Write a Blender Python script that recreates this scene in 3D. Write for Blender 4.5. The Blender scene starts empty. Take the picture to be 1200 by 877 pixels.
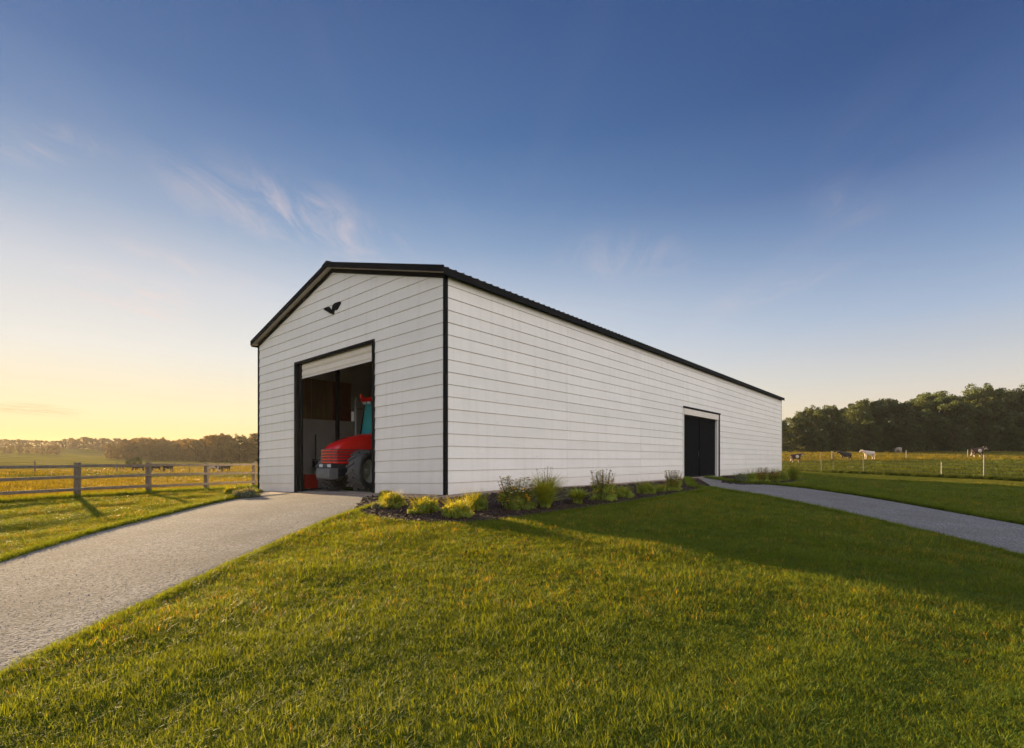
import bpy, bmesh, math, random
import numpy as np
from mathutils import Vector, Matrix, Euler, noise as mnoise
random.seed(7); rng = np.random.default_rng(7)
S = bpy.context.scene
C = S.collection
R = math.radians

# ------------------------------------------------------------------ camera
F = 607.0; HY = 539.0; CX = 600.0            # focal length and horizon of the photograph, in its pixels
cd = bpy.data.cameras.new('camera'); cam = bpy.data.objects.new('camera', cd); C.objects.link(cam)
cam.location = (0, 0, 1.0); cam.rotation_euler = (R(90), 0, 0)
cd.sensor_width = 36; cd.lens = 36*F/1200; cd.shift_y = 100.5/1200
cd.clip_start = .05; cd.clip_end = 6000
S.camera = cam
# ------------------------------------------------------------------ sky and sun
SUN_EL = R(8); SUN_DIR = Vector((-.68, .733, 0)).normalized()
SUN_DIR = Vector((SUN_DIR.x*math.cos(SUN_EL), SUN_DIR.y*math.cos(SUN_EL), math.sin(SUN_EL)))
w = bpy.data.worlds.new('World'); S.world = w; w.use_nodes = True
nt = w.node_tree; N = nt.nodes; L = nt.links; N.clear()
def nn(nt, t, **k):
    n = nt.nodes.new(t)
    for a, b in k.items(): setattr(n, a, b)
    return n
def mth(nt, op, a, b=None, clamp=False):
    n = nt.nodes.new('ShaderNodeMath'); n.operation = op; n.use_clamp = clamp
    for i, v in enumerate((a, b)):
        if v is None: continue
        if isinstance(v, (int, float)): n.inputs[i].default_value = v
        else: nt.links.new(v, n.inputs[i])
    return n.outputs[0]
def mixc(nt, f, a, b, mode='MIX'):
    n = nt.nodes.new('ShaderNodeMix'); n.data_type = 'RGBA'; n.blend_type = mode
    for s, v in ((n.inputs[0], f), (n.inputs[6], a), (n.inputs[7], b)):
        if isinstance(v, (int, float)): s.default_value = v
        elif isinstance(v, (tuple, list)): s.default_value = (*v[:3], 1)
        else: nt.links.new(v, s)
    return n.outputs[2]
sky = nn(nt, 'ShaderNodeTexSky', sky_type='NISHITA', sun_disc=False)
sky.sun_elevation = SUN_EL; sky.sun_rotation = math.atan2(SUN_DIR.x, SUN_DIR.y)
sky.air_density = 1.0; sky.dust_density = 1.2; sky.ozone_density = 2.0
geo = nn(nt, 'ShaderNodeNewGeometry')                       # Incoming on the world = -view direction
vm = nn(nt, 'ShaderNodeVectorMath', operation='SCALE'); vm.inputs[3].default_value = -1; L.new(geo.outputs['Incoming'], vm.inputs[0])
sep = nn(nt, 'ShaderNodeSeparateXYZ'); L.new(vm.outputs[0], sep.inputs[0])
zc = mth(nt, 'MAXIMUM', sep.outputs[2], 0.03)
px = mth(nt, 'DIVIDE', sep.outputs[0], zc); py = mth(nt, 'DIVIDE', sep.outputs[1], zc)
cmb = nn(nt, 'ShaderNodeCombineXYZ'); L.new(px, cmb.inputs[0]); L.new(py, cmb.inputs[1])
def cloud(scale, rot, sc, lo, hi, detail=9, dist=.6, rough=.62):
    mp = nn(nt, 'ShaderNodeMapping'); mp.inputs['Rotation'].default_value = (0, 0, rot); mp.inputs['Scale'].default_value = sc
    L.new(cmb.outputs[0], mp.inputs[0])
    n = nn(nt, 'ShaderNodeTexNoise'); n.inputs['Scale'].default_value = scale; n.inputs['Detail'].default_value = detail
    n.inputs['Roughness'].default_value = rough; n.inputs['Distortion'].default_value = dist
    L.new(mp.outputs[0], n.inputs['Vector'])
    m = nn(nt, 'ShaderNodeMapRange'); m.inputs[1].default_value = lo; m.inputs[2].default_value = hi; L.new(n.outputs[0], m.inputs[0])
    return m.outputs[0]
wisp = cloud(5.6, R(20), (.8, .30, 1), .42, .70, detail=12, dist=1.1, rough=.66)
veil = cloud(.7, R(-25), (1.4, .25, 1), .48, .85, dist=1.0)
# clouds stand at a few places of the cloud layer (azimuth / height of the bank, stretched along it)
def bank(bx, by, along, across, rot):
    a = nn(nt, 'ShaderNodeVectorMath', operation='SUBTRACT'); L.new(cmb.outputs[0], a.inputs[0]); a.inputs[1].default_value = (bx, by, 0)
    m = nn(nt, 'ShaderNodeMapping'); m.vector_type = 'TEXTURE'; m.inputs['Rotation'].default_value = (0, 0, rot)
    m.inputs['Scale'].default_value = (along, across, 1); L.new(a.outputs[0], m.inputs[0])
    l = nn(nt, 'ShaderNodeVectorMath', operation='LENGTH'); L.new(m.outputs[0], l.inputs[0])
    r = nn(nt, 'ShaderNodeMapRange', interpolation_type='SMOOTHSTEP'); r.inputs[1].default_value = 1; r.inputs[2].default_value = 0
    r.inputs[3].default_value = 0; r.inputs[4].default_value = 1; L.new(l.outputs['Value'], r.inputs[0])
    return r.outputs[0]
def sky_xy(x, y):                                           # direction of a photo pixel on the cloud layer
    dz = (HY-y)/F; return ((x-CX)/F/dz, 1/dz)
def bank_between(p, q, across, soft=1.0):
    a = sky_xy(*p); b = sky_xy(*q)
    return bank((a[0]+b[0])/2, (a[1]+b[1])/2, math.hypot(a[0]-b[0], a[1]-b[1])*.6, across, math.atan2(b[1]-a[1], b[0]-a[0]))
msk = None
for p, q, ac, amt in [((150,175),(480,315),.46,.75), ((70,343),(240,360),.75,1.5), ((0,130),(150,195),.18,.5), ((-40,478),(110,484),2.6,1.6),
                      ((690,265),(765,335),.42,.45), ((940,250),(1050,220),.4,.28), ((830,370),(1010,300),.3,.35), ((0,160),(80,200),.2,.5), ((100,270),(340,350),.2,.5)]:
    v = mth(nt, 'MULTIPLY', bank_between(p, q, ac), amt)
    msk = v if msk is None else mth(nt, 'MAXIMUM', msk, v)
up = nn(nt, 'ShaderNodeMapRange'); up.inputs[1].default_value = .03; up.inputs[2].default_value = .08; L.new(sep.outputs[2], up.inputs[0])
cov = mth(nt, 'ADD', mth(nt, 'MULTIPLY', mth(nt, 'MULTIPLY', wisp, msk), 1.0), mth(nt, 'MULTIPLY', veil, .10))
cov = mth(nt, 'MULTIPLY', cov, up.outputs[0], clamp=True)
# evening sky: the Nishita sky, soft-compressed near the sun, laid over the colours of the evening (height and angle to the sun), with an added fill opposite the sun
EXPO = 2.0; BGS = .15
def lin(c): return tuple(((v/255+.055)/1.055)**2.4 if v > 10 else v/255/12.92 for v in c)
def ramp(stops):
    r = nn(nt, 'ShaderNodeValToRGB'); cr = r.color_ramp; cr.interpolation = 'LINEAR'
    while len(cr.elements) < len(stops): cr.elements.new(.5)
    for e, (deg, c) in zip(cr.elements, stops): e.position = (math.sin(R(deg))+.1)/1.1 if deg > -5 else 0; e.color = (*lin(c), 1)
    L.new(elev, r.inputs[0]); return r.outputs[0]
elev = mth(nt, 'DIVIDE', mth(nt, 'ADD', sep.outputs[2], .1), 1.1, clamp=True)
warmR = ramp([(-6,(250,215,120)),(1,(250,216,128)),(4,(250,233,188)),(7,(240,232,208)),(10,(230,230,226)),(16,(202,209,220)),(22,(140,165,198)),(27,(98,132,178)),(32,(66,106,160)),(42,(46,80,136)),(90,(56,86,138))])
coolR = ramp([(-6,(232,205,175)),(1,(236,210,182)),(5,(230,216,198)),(7.5,(214,211,207)),(13,(168,185,210)),(19,(122,148,188)),(25,(70,101,154)),(33,(40,72,128)),(42,(32,64,120)),(60,(40,70,124)),(90,(56,86,138))])
nrm2 = nn(nt, 'ShaderNodeVectorMath', operation='NORMALIZE'); hz2 = nn(nt, 'ShaderNodeCombineXYZ'); L.new(sep.outputs[0], hz2.inputs[0]); L.new(sep.outputs[1], hz2.inputs[1]); L.new(hz2.outputs[0], nrm2.inputs[0])
dt = nn(nt, 'ShaderNodeVectorMath', operation='DOT_PRODUCT'); L.new(nrm2.outputs[0], dt.inputs[0]); dt.inputs[1].default_value = Vector((SUN_DIR.x, SUN_DIR.y, 0)).normalized()
az = nn(nt, 'ShaderNodeMapRange', interpolation_type='SMOOTHSTEP'); az.inputs[1].default_value = .05; az.inputs[2].default_value = 1.0; L.new(dt.outputs['Value'], az.inputs[0])
antiR = ramp([(-6,(240,220,200)),(1,(246,226,208)),(5,(250,236,224)),(15,(250,242,236)),(25,(250,244,242)),(38,(246,243,243)),(50,(226,228,236)),(65,(160,178,206)),(80,(80,108,156)),(90,(56,86,138))])  # out-of-view sky opposite the sun, brightened to lift the shaded walls
aa = nn(nt, 'ShaderNodeMapRange', interpolation_type='SMOOTHSTEP'); aa.inputs[1].default_value = .04; aa.inputs[2].default_value = -.42; L.new(dt.outputs['Value'], aa.inputs[0])
even = mixc(nt, az.outputs[0], coolR, warmR)
even = mixc(nt, aa.outputs[0], even, mixc(nt, 1.0, antiR, (1.38, 1.36, 1.34), 'MULTIPLY'))
even = mixc(nt, 1.0, even, (1/(BGS*2**EXPO),)*3, 'MULTIPLY')
lum = nn(nt, 'ShaderNodeRGBToBW'); L.new(sky.outputs[0], lum.inputs[0])
cmpf = mth(nt, 'DIVIDE', 3.6/2**(EXPO-1), mth(nt, 'ADD', lum.outputs[0], 2.2))
cm3 = nn(nt, 'ShaderNodeCombineXYZ'); [L.new(cmpf, cm3.inputs[i]) for i in range(3)]
nish = mixc(nt, 1.0, sky.outputs[0], cm3.outputs[0], 'MULTIPLY')
base = mixc(nt, .90, nish, even)
ccol = mixc(nt, mth(nt, 'ADD', mth(nt, 'MULTIPLY', az.outputs[0], .25), .45), base, tuple(v/2**(EXPO-1) for v in (3.0, 2.35, 2.15)))
low = nn(nt, 'ShaderNodeMapRange'); low.inputs[1].default_value = .10; low.inputs[2].default_value = .2; L.new(sep.outputs[2], low.inputs[0])
ccol = mixc(nt, low.outputs[0], tuple(v/2**(EXPO-1) for v in (2.6, 1.65, .85)), ccol)
col = mixc(nt, cov, base, ccol)
bg = nn(nt, 'ShaderNodeBackground'); bg.inputs[1].default_value = BGS; L.new(col, bg.inputs[0])
wo = nn(nt, 'ShaderNodeOutputWorld'); L.new(bg.outputs[0], wo.inputs[0])
sl = bpy.data.lights.new('sun', 'SUN'); so = bpy.data.objects.new('sun', sl); C.objects.link(so)
sl.energy = 4.8; sl.angle = R(.9); sl.color = (1.0, .72, .38)
so.rotation_euler = SUN_DIR.to_track_quat('Z', 'Y').to_euler()
S.view_settings.view_transform = 'Standard'; S.view_settings.look = 'None'
S.view_settings.exposure = EXPO; S.view_settings.gamma = 1
S.render.resolution_x = 1024; S.render.resolution_y = 748

# ------------------------------------------------------------------ materials
def mat(name, col, rough=.6, var=0.0, scale=5, metal=0, bump=0, bscale=None, spec=.5, col2=None, trans=0, alpha=None, objrand=0, detail=5, stretch=None, emit=0):
    m = bpy.data.materials.new(name); m.use_nodes = True
    t = m.node_tree; b = t.nodes['Principled BSDF']
    b.inputs['Roughness'].default_value = rough; b.inputs['Metallic'].default_value = metal
    b.inputs['Specular IOR Level'].default_value = spec
    b.inputs['Base Color'].default_value = (*col, 1)
    tc = nn(t, 'ShaderNodeTexCoord'); vec = tc.outputs['Object']
    if stretch:
        mp = nn(t, 'ShaderNodeMapping'); mp.inputs['Scale'].default_value = stretch; t.links.new(vec, mp.inputs[0]); vec = mp.outputs[0]
    c = None
    if var or col2:
        n = nn(t, 'ShaderNodeTexNoise'); n.inputs['Scale'].default_value = scale; n.inputs['Detail'].default_value = detail
        t.links.new(vec, n.inputs['Vector'])
        mr = nn(t, 'ShaderNodeMapRange'); mr.inputs[1].default_value = .3; mr.inputs[2].default_value = .7; t.links.new(n.outputs[0], mr.inputs[0])
        lo = col2 if col2 else tuple(x*(1-var) for x in col)
        hi = col if col2 else tuple(min(1, x*(1+var)) for x in col)
        c = mixc(t, mr.outputs[0], lo, hi)
    if objrand:
        oi = nn(t, 'ShaderNodeObjectInfo'); h = nn(t, 'ShaderNodeHueSaturation')
        v = nn(t, 'ShaderNodeMapRange'); v.inputs[3].default_value = 1-objrand; v.inputs[4].default_value = 1+objrand
        t.links.new(oi.outputs['Random'], v.inputs[0]); t.links.new(v.outputs[0], h.inputs['Value'])
        if c is not None: t.links.new(c, h.inputs['Color'])
        else: h.inputs['Color'].default_value = (*col, 1)
        c = h.outputs[0]
    if c is not None: t.links.new(c, b.inputs['Base Color'])
    if bump:
        n2 = nn(t, 'ShaderNodeTexNoise'); n2.inputs['Scale'].default_value = bscale or scale*4; n2.inputs['Detail'].default_value = 4
        t.links.new(vec, n2.inputs['Vector'])
        bp = nn(t, 'ShaderNodeBump'); bp.inputs['Strength'].default_value = bump; bp.inputs['Distance'].default_value = .02
        t.links.new(n2.outputs[0], bp.inputs['Height']); t.links.new(bp.outputs[0], b.inputs['Normal'])
    if trans:
        tr = nn(t, 'ShaderNodeBsdfTranslucent'); mx = nn(t, 'ShaderNodeMixShader'); mx.inputs[0].default_value = trans
        if c is not None:
            tcol = mixc(t, 1.0, c, (3.0, 1.75, .26), 'MULTIPLY'); t.links.new(tcol, tr.inputs[0])
        else: tr.inputs[0].default_value = (*[x*y for x, y in zip(col, (3.0, 1.75, .26))], 1)
        t.links.new(b.outputs[0], mx.inputs[1]); t.links.new(tr.outputs[0], mx.inputs[2])
        t.links.new(mx.outputs[0], t.nodes['Material Output'].inputs[0])
    if emit:
        b.inputs['Emission Color'].default_value = (*col, 1); b.inputs['Emission Strength'].default_value = emit
    return m
M = {}
M['siding'] = mat('white_siding', (.88, .865, .85), .42, .03, .6, bump=.45, bscale=1.1, objrand=.035, stretch=(1, 1, 3))
def splash(m):                                   # mud splash low on the boards and faint streaks
    t = m.node_tree; b = t.nodes['Principled BSDF']; src = b.inputs['Base Color'].links[0].from_socket
    tc = nn(t, 'ShaderNodeTexCoord'); sp = nn(t, 'ShaderNodeSeparateXYZ'); t.links.new(tc.outputs['Object'], sp.inputs[0])
    n = nn(t, 'ShaderNodeTexNoise'); n.inputs['Scale'].default_value = 2.2; n.inputs['Detail'].default_value = 9; t.links.new(tc.outputs['Object'], n.inputs['Vector'])
    mr = nn(t, 'ShaderNodeMapRange'); mr.inputs[1].default_value = .55; mr.inputs[2].default_value = -.3; t.links.new(sp.outputs[2], mr.inputs[0])
    k = mth(t, 'MULTIPLY', mth(t, 'MULTIPLY', mr.outputs[0], n.outputs[0]), .75, clamp=True)
    mp = nn(t, 'ShaderNodeMapping'); mp.inputs['Scale'].default_value = (5, 5, .35); t.links.new(tc.outputs['Object'], mp.inputs[0])
    n2 = nn(t, 'ShaderNodeTexNoise'); n2.inputs['Scale'].default_value = 1; n2.inputs['Detail'].default_value = 7; t.links.new(mp.outputs[0], n2.inputs['Vector'])
    m2 = nn(t, 'ShaderNodeMapRange'); m2.inputs[1].default_value = .5; m2.inputs[2].default_value = .8; t.links.new(n2.outputs[0], m2.inputs[0])
    c = mixc(t, k, src, (.42, .34, .26)); c = mixc(t, mth(t, 'MULTIPLY', m2.outputs[0], .22), c, (.55, .52, .48)); t.links.new(c, b.inputs['Base Color'])
splash(M['siding'])
M['backing'] = mat('siding_joint', (.72, .65, .57), .8, .2, 3)
M['inner'] = mat('grey_liner', (.50, .51, .53), .5, .12, 1.2)
M['black'] = mat('black_trim', (.011, .012, .014), .75, .15, 3, spec=.10)
M['leafdoor'] = mat('charcoal_door', (.007, .0075, .009), .8, .2, 1.5, spec=.06)
M['roofm'] = mat('dark_roof_metal', (.022, .021, .020), .7, .2, 2, spec=.15)
M['soffit'] = mat('pale_soffit', (.55, .50, .46), .6, .05, 3)
M['whitetrim'] = mat('white_trim', (.72, .71, .70), .45, .04, 2)
M['rolldoor'] = mat('cream_roll_door', (.78, .73, .66), .45, .04, 3)
M['concrete'] = mat('concrete', (.34, .31, .28), .85, .2, 3, bump=.2)
M['plywood'] = mat('tan_plywood', (.20, .135, .06), .7, .3, 2, stretch=(3, 3, .4))
M['brownsteel'] = mat('red_brown_steel', (.16, .045, .03), .5, .2, 3)
M['red'] = mat('red_paint', (.62, .012, .012), .22, .06, 2, spec=.8)
M['reddark'] = mat('red_enamel', (.50, .02, .015), .4, .1, 4)
M['chassis'] = mat('dark_cast_iron', (.022, .026, .036), .5, .3, 6, bump=.2)
M['weight'] = mat('grey_bumper', (.13, .14, .15), .5, .15, 5)
M['tyre'] = mat('rubber', (.075, .078, .082), .65, .25, 9)
M['rim'] = mat('pale_rim', (.42, .47, .44), .45, .1, 4)
M['lampglass'] = mat('lamp_glass', (.55, .62, .7), .1)
M['beacon'] = mat('orange_beacon', (.9, .06, .02), .2)
M['mirror'] = mat('mirror_back', (.55, .56, .57), .3)
M['cabglass'] = mat('blue_cab_glass', (.03, .32, .38), .08, .15, 1.2)
M['mulch'] = mat('dark_mulch', (.035, .022, .016), .95, .5, 14, bump=.8, bscale=60)
M['chip'] = mat('mulch_chip', (.045, .026, .018), .95, .5, 9, objrand=.5)
M['post'] = mat('weathered_wood', (.15, .128, .112), .85, .3, 6, stretch=(6, 6, 1), bump=.4)
M['rail'] = mat('weathered_rail', (.155, .135, .122), .85, .25, 7, bump=.3)
M['steelpost'] = mat('pale_post', (.30, .26, .22), .7, .2, 5)
M['wire'] = mat('fence_wire', (.07, .055, .045), .7)
M['bark'] = mat('bark', (.055, .04, .028), .95, .3, 4, bump=.5)
M['cowblack'] = mat('black_hide', (.016, .013, .012), .7, .2, 5)
M['cowwhite'] = mat('pale_hide', (.62, .52, .44), .8, .08, 4)
M['cowbrown'] = mat('brown_hide', (.10, .045, .022), .8, .2, 5)
def patch_mat(name, a, b, thr, scale):
    m = bpy.data.materials.new(name); m.use_nodes = True; t = m.node_tree; p = t.nodes['Principled BSDF']
    tc = nn(t, 'ShaderNodeTexCoord'); n = nn(t, 'ShaderNodeTexNoise'); n.inputs['Scale'].default_value = scale; n.inputs['Detail'].default_value = 1
    t.links.new(tc.outputs['Object'], n.inputs['Vector'])
    k = mth(t, 'GREATER_THAN', n.outputs[0], thr); t.links.new(mixc(t, k, a, b), p.inputs['Base Color']); p.inputs['Roughness'].default_value = .8
    return m
M['cowpatch'] = patch_mat('black_white_hide', (.6, .5, .43), (.016, .013, .012), .46, 1.6)
M['cowpatch2'] = patch_mat('brown_white_hide', (.62, .52, .44), (.05, .025, .018), .39, 1.3)
M['leaf'] = mat('tree_leaf', (.070, .110, .030), .65, scale=.35, col2=(.030, .060, .022), trans=.25, objrand=.30, detail=3)
M['leafwarm'] = mat('tree_leaf_warm', (.14, .115, .03), .65, scale=.3, col2=(.07, .07, .02), trans=.30, objrand=.25, detail=3)
M['blade'] = mat('lawn_grass', (.116, .190, .017), .6, scale=.9, col2=(.070, .132, .012), trans=.42, objrand=.40, detail=2, spec=.25)
M['blade_sunlit'] = mat('field_grass', (.14, .145, .022), .6, scale=.5, col2=(.075, .095, .014), trans=.38, objrand=.35, detail=2, spec=.2)
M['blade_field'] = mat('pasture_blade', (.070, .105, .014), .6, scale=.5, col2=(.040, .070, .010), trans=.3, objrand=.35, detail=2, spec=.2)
M['straw'] = mat('dry_sungold_blade', (.32, .27, .030), .6, objrand=.3, trans=.3)
M['shrub'] = mat('shrub_leaf', (.19, .28, .045), .6, .3, 7, trans=.35, objrand=.25)
M['shrubyellow'] = mat('yellow_shrub_leaf', (.19, .25, .03), .6, .3, 7, trans=.4, objrand=.2)
M['shrubgrey'] = mat('grey_green_leaf', (.15, .19, .12), .6, .3, 7, trans=.2, objrand=.2)
M['fl_white'] = mat('cream_petal', (.74, .68, .48), .7, .1, 9)
M['fl_yellow'] = mat('yellow_petal', (.62, .42, .03), .6, .1, 9, trans=.3)
M['fl_dry'] = mat('dry_seed_head', (.26, .17, .07), .8, .2, 9)
M['stem'] = mat('plant_stem', (.12, .11, .035), .7)
M['pebble'] = mat('gravel_stone', (.25, .24, .235), 1, .2, 3, objrand=.35, spec=.05)

def gravel_mat():
    m = bpy.data.materials.new('gravel'); m.use_nodes = True; t = m.node_tree; b = t.nodes['Principled BSDF']
    tc = nn(t, 'ShaderNodeTexCoord'); v = tc.outputs['Object']
    vo = nn(t, 'ShaderNodeTexVoronoi'); vo.inputs['Scale'].default_value = 42; t.links.new(v, vo.inputs['Vector'])
    sp = nn(t, 'ShaderNodeSeparateColor'); t.links.new(vo.outputs['Color'], sp.inputs[0])
    c1 = mixc(t, sp.outputs[0], (.11, .108, .108), (.36, .345, .335))
    n = nn(t, 'ShaderNodeTexNoise'); n.inputs['Scale'].default_value = .9; n.inputs['Detail'].default_value = 6; t.links.new(v, n.inputs['Vector'])
    mr = nn(t, 'ShaderNodeMapRange'); mr.inputs[1].default_value = .35; mr.inputs[2].default_value = .7; t.links.new(n.outputs[0], mr.inputs[0])
    c2 = mixc(t, mth(t, 'MULTIPLY', mr.outputs[0], .55), c1, (.16, .145, .13))
    t.links.new(c2, b.inputs['Base Color']); b.inputs['Roughness'].default_value = 1; b.inputs['Specular IOR Level'].default_value = .02
    bp = nn(t, 'ShaderNodeBump'); bp.inputs['Strength'].default_value = .6; bp.inputs['Distance'].default_value = .008
    t.links.new(vo.outputs['Distance'], bp.inputs['Height']); bp.invert = True; t.links.new(bp.outputs[0], b.inputs['Normal'])
    return m
M['gravel'] = gravel_mat()
M['apron'] = mat('brown_grit', (.30, .22, .165), .95, .35, 12, bump=.6, bscale=70)
def ground_mat():
    m = bpy.data.materials.new('ground_grass'); m.use_nodes = True; t = m.node_tree; b = t.nodes['Principled BSDF']
    tc = nn(t, 'ShaderNodeTexCoord'); v = tc.outputs['Object']
    def noi(s, st, lo, hi, d=5):
        mp = nn(t, 'ShaderNodeMapping'); mp.inputs['Scale'].default_value = st; t.links.new(v, mp.inputs[0])
        n = nn(t, 'ShaderNodeTexNoise'); n.inputs['Scale'].default_value = s; n.inputs['Detail'].default_value = d; t.links.new(mp.outputs[0], n.inputs['Vector'])
        r = nn(t, 'ShaderNodeMapRange'); r.inputs[1].default_value = lo; r.inputs[2].default_value = hi; t.links.new(n.outputs[0], r.inputs[0]); return r.outputs[0]
    near = mixc(t, noi(8, (1, 1, 1), .3, .7), (.045, .070, .012), (.085, .12, .020))
    far = mixc(t, noi(.05, (1, 3, 1), .35, .65, 8), (.11, .115, .018), (.28, .22, .032))
    far = mixc(t, mth(t, 'MULTIPLY', noi(1.2, (1, 2, 1), .3, .7, 8), .5), far, (.05, .06, .012))
    ln = nn(t, 'ShaderNodeVectorMath', operation='LENGTH'); t.links.new(v, ln.inputs[0])
    dm = nn(t, 'ShaderNodeMapRange'); dm.inputs[1].default_value = 22; dm.inputs[2].default_value = 60; t.links.new(ln.outputs['Value'], dm.inputs[0])
    t.links.new(mixc(t, dm.outputs[0], near, far), b.inputs['Base Color'])
    b.inputs['Roughness'].default_value = 1; b.inputs['Specular IOR Level'].default_value = 0
    n = nn(t, 'ShaderNodeTexNoise'); n.inputs['Scale'].default_value = 5; n.inputs['Detail'].default_value = 8; t.links.new(v, n.inputs['Vector'])
    bp = nn(t, 'ShaderNodeBump'); bp.inputs['Strength'].default_value = 1; bp.inputs['Distance'].default_value = .12
    t.links.new(n.outputs[0], bp.inputs['Height']); t.links.new(bp.outputs[0], b.inputs['Normal'])
    return m
M['ground'] = ground_mat()

# ------------------------------------------------------------------ helpers
def tag(o, label=None, cat=None, group=None, kind=None):
    if label: o['label'] = label
    if cat: o['category'] = cat
    if group: o['group'] = group
    if kind: o['kind'] = kind
    return o
def link(name, me, parent=None, loc=None):
    o = bpy.data.objects.new(name, me); C.objects.link(o)
    if parent is not None: o.parent = parent
    if loc is not None: o.location = loc
    return o
def empty(name, loc=(0, 0, 0), rz=0):
    o = link(name, None); o.location = loc; o.rotation_euler = (0, 0, rz); o.empty_display_size = .3; return o
class MB:
    def __init__(s): s.v = []; s.f = []
    def add(s, v, f):
        k = len(s.v); s.v += [tuple(p) for p in v]; s.f += [tuple(i+k for i in q) for q in f]; return s
    def hexa(s, p):            # 8 corners: bottom ring then top ring
        return s.add(p, [(3,2,1,0),(4,5,6,7),(0,1,5,4),(1,2,6,5),(2,3,7,6),(3,0,4,7)])
    def box(s, x0, x1, y0, y1, z0, z1, T=None):
        p = [(x0,y0,z0),(x1,y0,z0),(x1,y1,z0),(x0,y1,z0),(x0,y0,z1),(x1,y0,z1),(x1,y1,z1),(x0,y1,z1)]
        if T: p = [T(*q) for q in p]
        return s.hexa(p)
    def prism(s, poly, fn, d0, d1):   # poly 2D, fn(a,b,d)->xyz
        n = len(poly); v = [fn(a, b, d0) for a, b in poly]+[fn(a, b, d1) for a, b in poly]
        return s.add(v, [tuple(range(n))[::-1], tuple(range(n, 2*n))]+[(i, (i+1) % n, n+(i+1) % n, n+i) for i in range(n)])
    def tube(s, pts, r, n=8, cap=True):
        pts = [Vector(p) for p in pts]; rs = r if isinstance(r, (list, tuple)) else [r]*len(pts)
        V = []; Fc = []
        for i, p in enumerate(pts):
            d = (pts[min(i+1, len(pts)-1)]-pts[max(i-1, 0)]).normalized()
            a = d.orthogonal().normalized() if i == 0 else (pa-d*pa.dot(d)).normalized(); pa = a
            b = d.cross(a)
            for k in range(n):
                t = 2*math.pi*k/n; V.append(p+(a*math.cos(t)+b*math.sin(t))*rs[i])
        for i in range(len(pts)-1):
            for k in range(n): Fc.append((i*n+k, i*n+(k+1) % n, (i+1)*n+(k+1) % n, (i+1)*n+k))
        if cap: Fc += [tuple(range(n))[::-1], tuple(range((len(pts)-1)*n, len(pts)*n))]
        return s.add(V, Fc)
    def lathe(s, prof, T=None, n=32, closed=True):    # prof (r, y) around the y axis
        V = []; Fc = []; m = len(prof)
        for k in range(n):
            t = 2*math.pi*k/n
            for r, y in prof: V.append((r*math.cos(t), y, r*math.sin(t)))
        for k in range(n):
            for j in range(m if closed else m-1):
                j2 = (j+1) % m; k2 = (k+1) % n
                Fc.append((k*m+j, k*m+j2, k2*m+j2, k2*m+j))
        if T: V = [T(*v) for v in V]
        return s.add(V, Fc)
    def build(s, name, m, parent=None, bevel=0, smooth=False, seg=2):
        off = Vector((0, 0, 0))
        me = bpy.data.meshes.new(name); me.from_pydata(s.v, [], s.f); me.materials.append(m)
        bm = bmesh.new(); bm.from_mesh(me); bmesh.ops.recalc_face_normals(bm, faces=bm.faces); bm.to_mesh(me); bm.free()
        if smooth: me.polygons.foreach_set('use_smooth', [True]*len(me.polygons))
        o = link(name, me, parent)
        if bevel:
            b = o.modifiers.new('bevel', 'BEVEL'); b.width = bevel; b.segments = seg; b.limit_method = 'ANGLE'; b.angle_limit = R(35)
        return o
def copy_tree(o, parent=None):
    c = o.copy(); C.objects.link(c)
    if parent is not None: c.parent = parent
    for ch in o.children: copy_tree(ch, c)
    return c
def to_local(root):
    # children built in world coordinates are shifted under the root's location
    l = Vector(root.location)
    for ch in root.children_recursive:
        if ch.parent is root and ch.type == 'MESH' and not ch.get('_l'):
            ch.location = -l
    return root

# ------------------------------------------------------------------ terrain height: smooth surface through surveyed points
def pt(x, y, d): return ((x-CX)/F*d, d, 1-(y-HY)/F*d)
CP = [(-1.86,14.5,0),(10,28.8,0),(23.3,44.7,0),(-10.7,21.8,-.36),(14.5,52,-.33),(-6,18.2,-.16),(4,37,-.2),
      (0,0,-.60),(0,3,-.56),(-6,4,-.62),(6,4,-.60),(0,7,-.38),(6,7,-.45),(-6,9,-.45),(12,12,-.55),(0,10.5,-.16),(7,20,-.1),(16,25,-.25),
      (-15.7,18.7,-.42),(-12.6,25.3,-.42),(-17,14,-.50),(-12,10,-.55),(-22,30,-.5),(-8,-6,-.8),(8,-6,-.8),(18,14,-.75),(-20,6,-.7),(0,-30,-1.2),
      (33,33.4,-.85),(26.5,38.5,-.55),(34.6,38,-.40),(29.6,43.6,-.16),(27.7,45.7,-.12),(36.5,36,-.5),(26,28,-.65),(40,25,-.9),
      pt(200,554.5,85),pt(262,554.5,85),pt(162,553.5,90),pt(60,553,80),pt(-120,556,80),pt(40,554,60),pt(140,558,50),pt(240,560,45),pt(200,556,70),
      pt(250,541.5,230),pt(300,541.5,230),pt(160,541,250),pt(110,537,300),pt(40,534,330),pt(60,526,430),pt(-60,524,450),pt(-200,530,300),pt(150,533,420),
      pt(930,543,80),pt(990,541,85),pt(1018,537.5,95),pt(1150,537,95),pt(1300,538,95),
      pt(930,529.5,150),pt(1060,529,150),pt(1200,528.5,150),pt(1400,528.5,150),pt(600,535,120),pt(600,533,220),pt(1000,527,260),pt(1500,530,200),
      (900,900,8),(-900,900,8),(0,900,8),(900,0,5),(-900,0,5),(0,-900,-2),(-900,-900,-2),(900,-900,-2)]
CP = np.array(CP, float)
def tps_phi(r2): return .5*r2*np.log(r2+1e-9)
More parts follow.
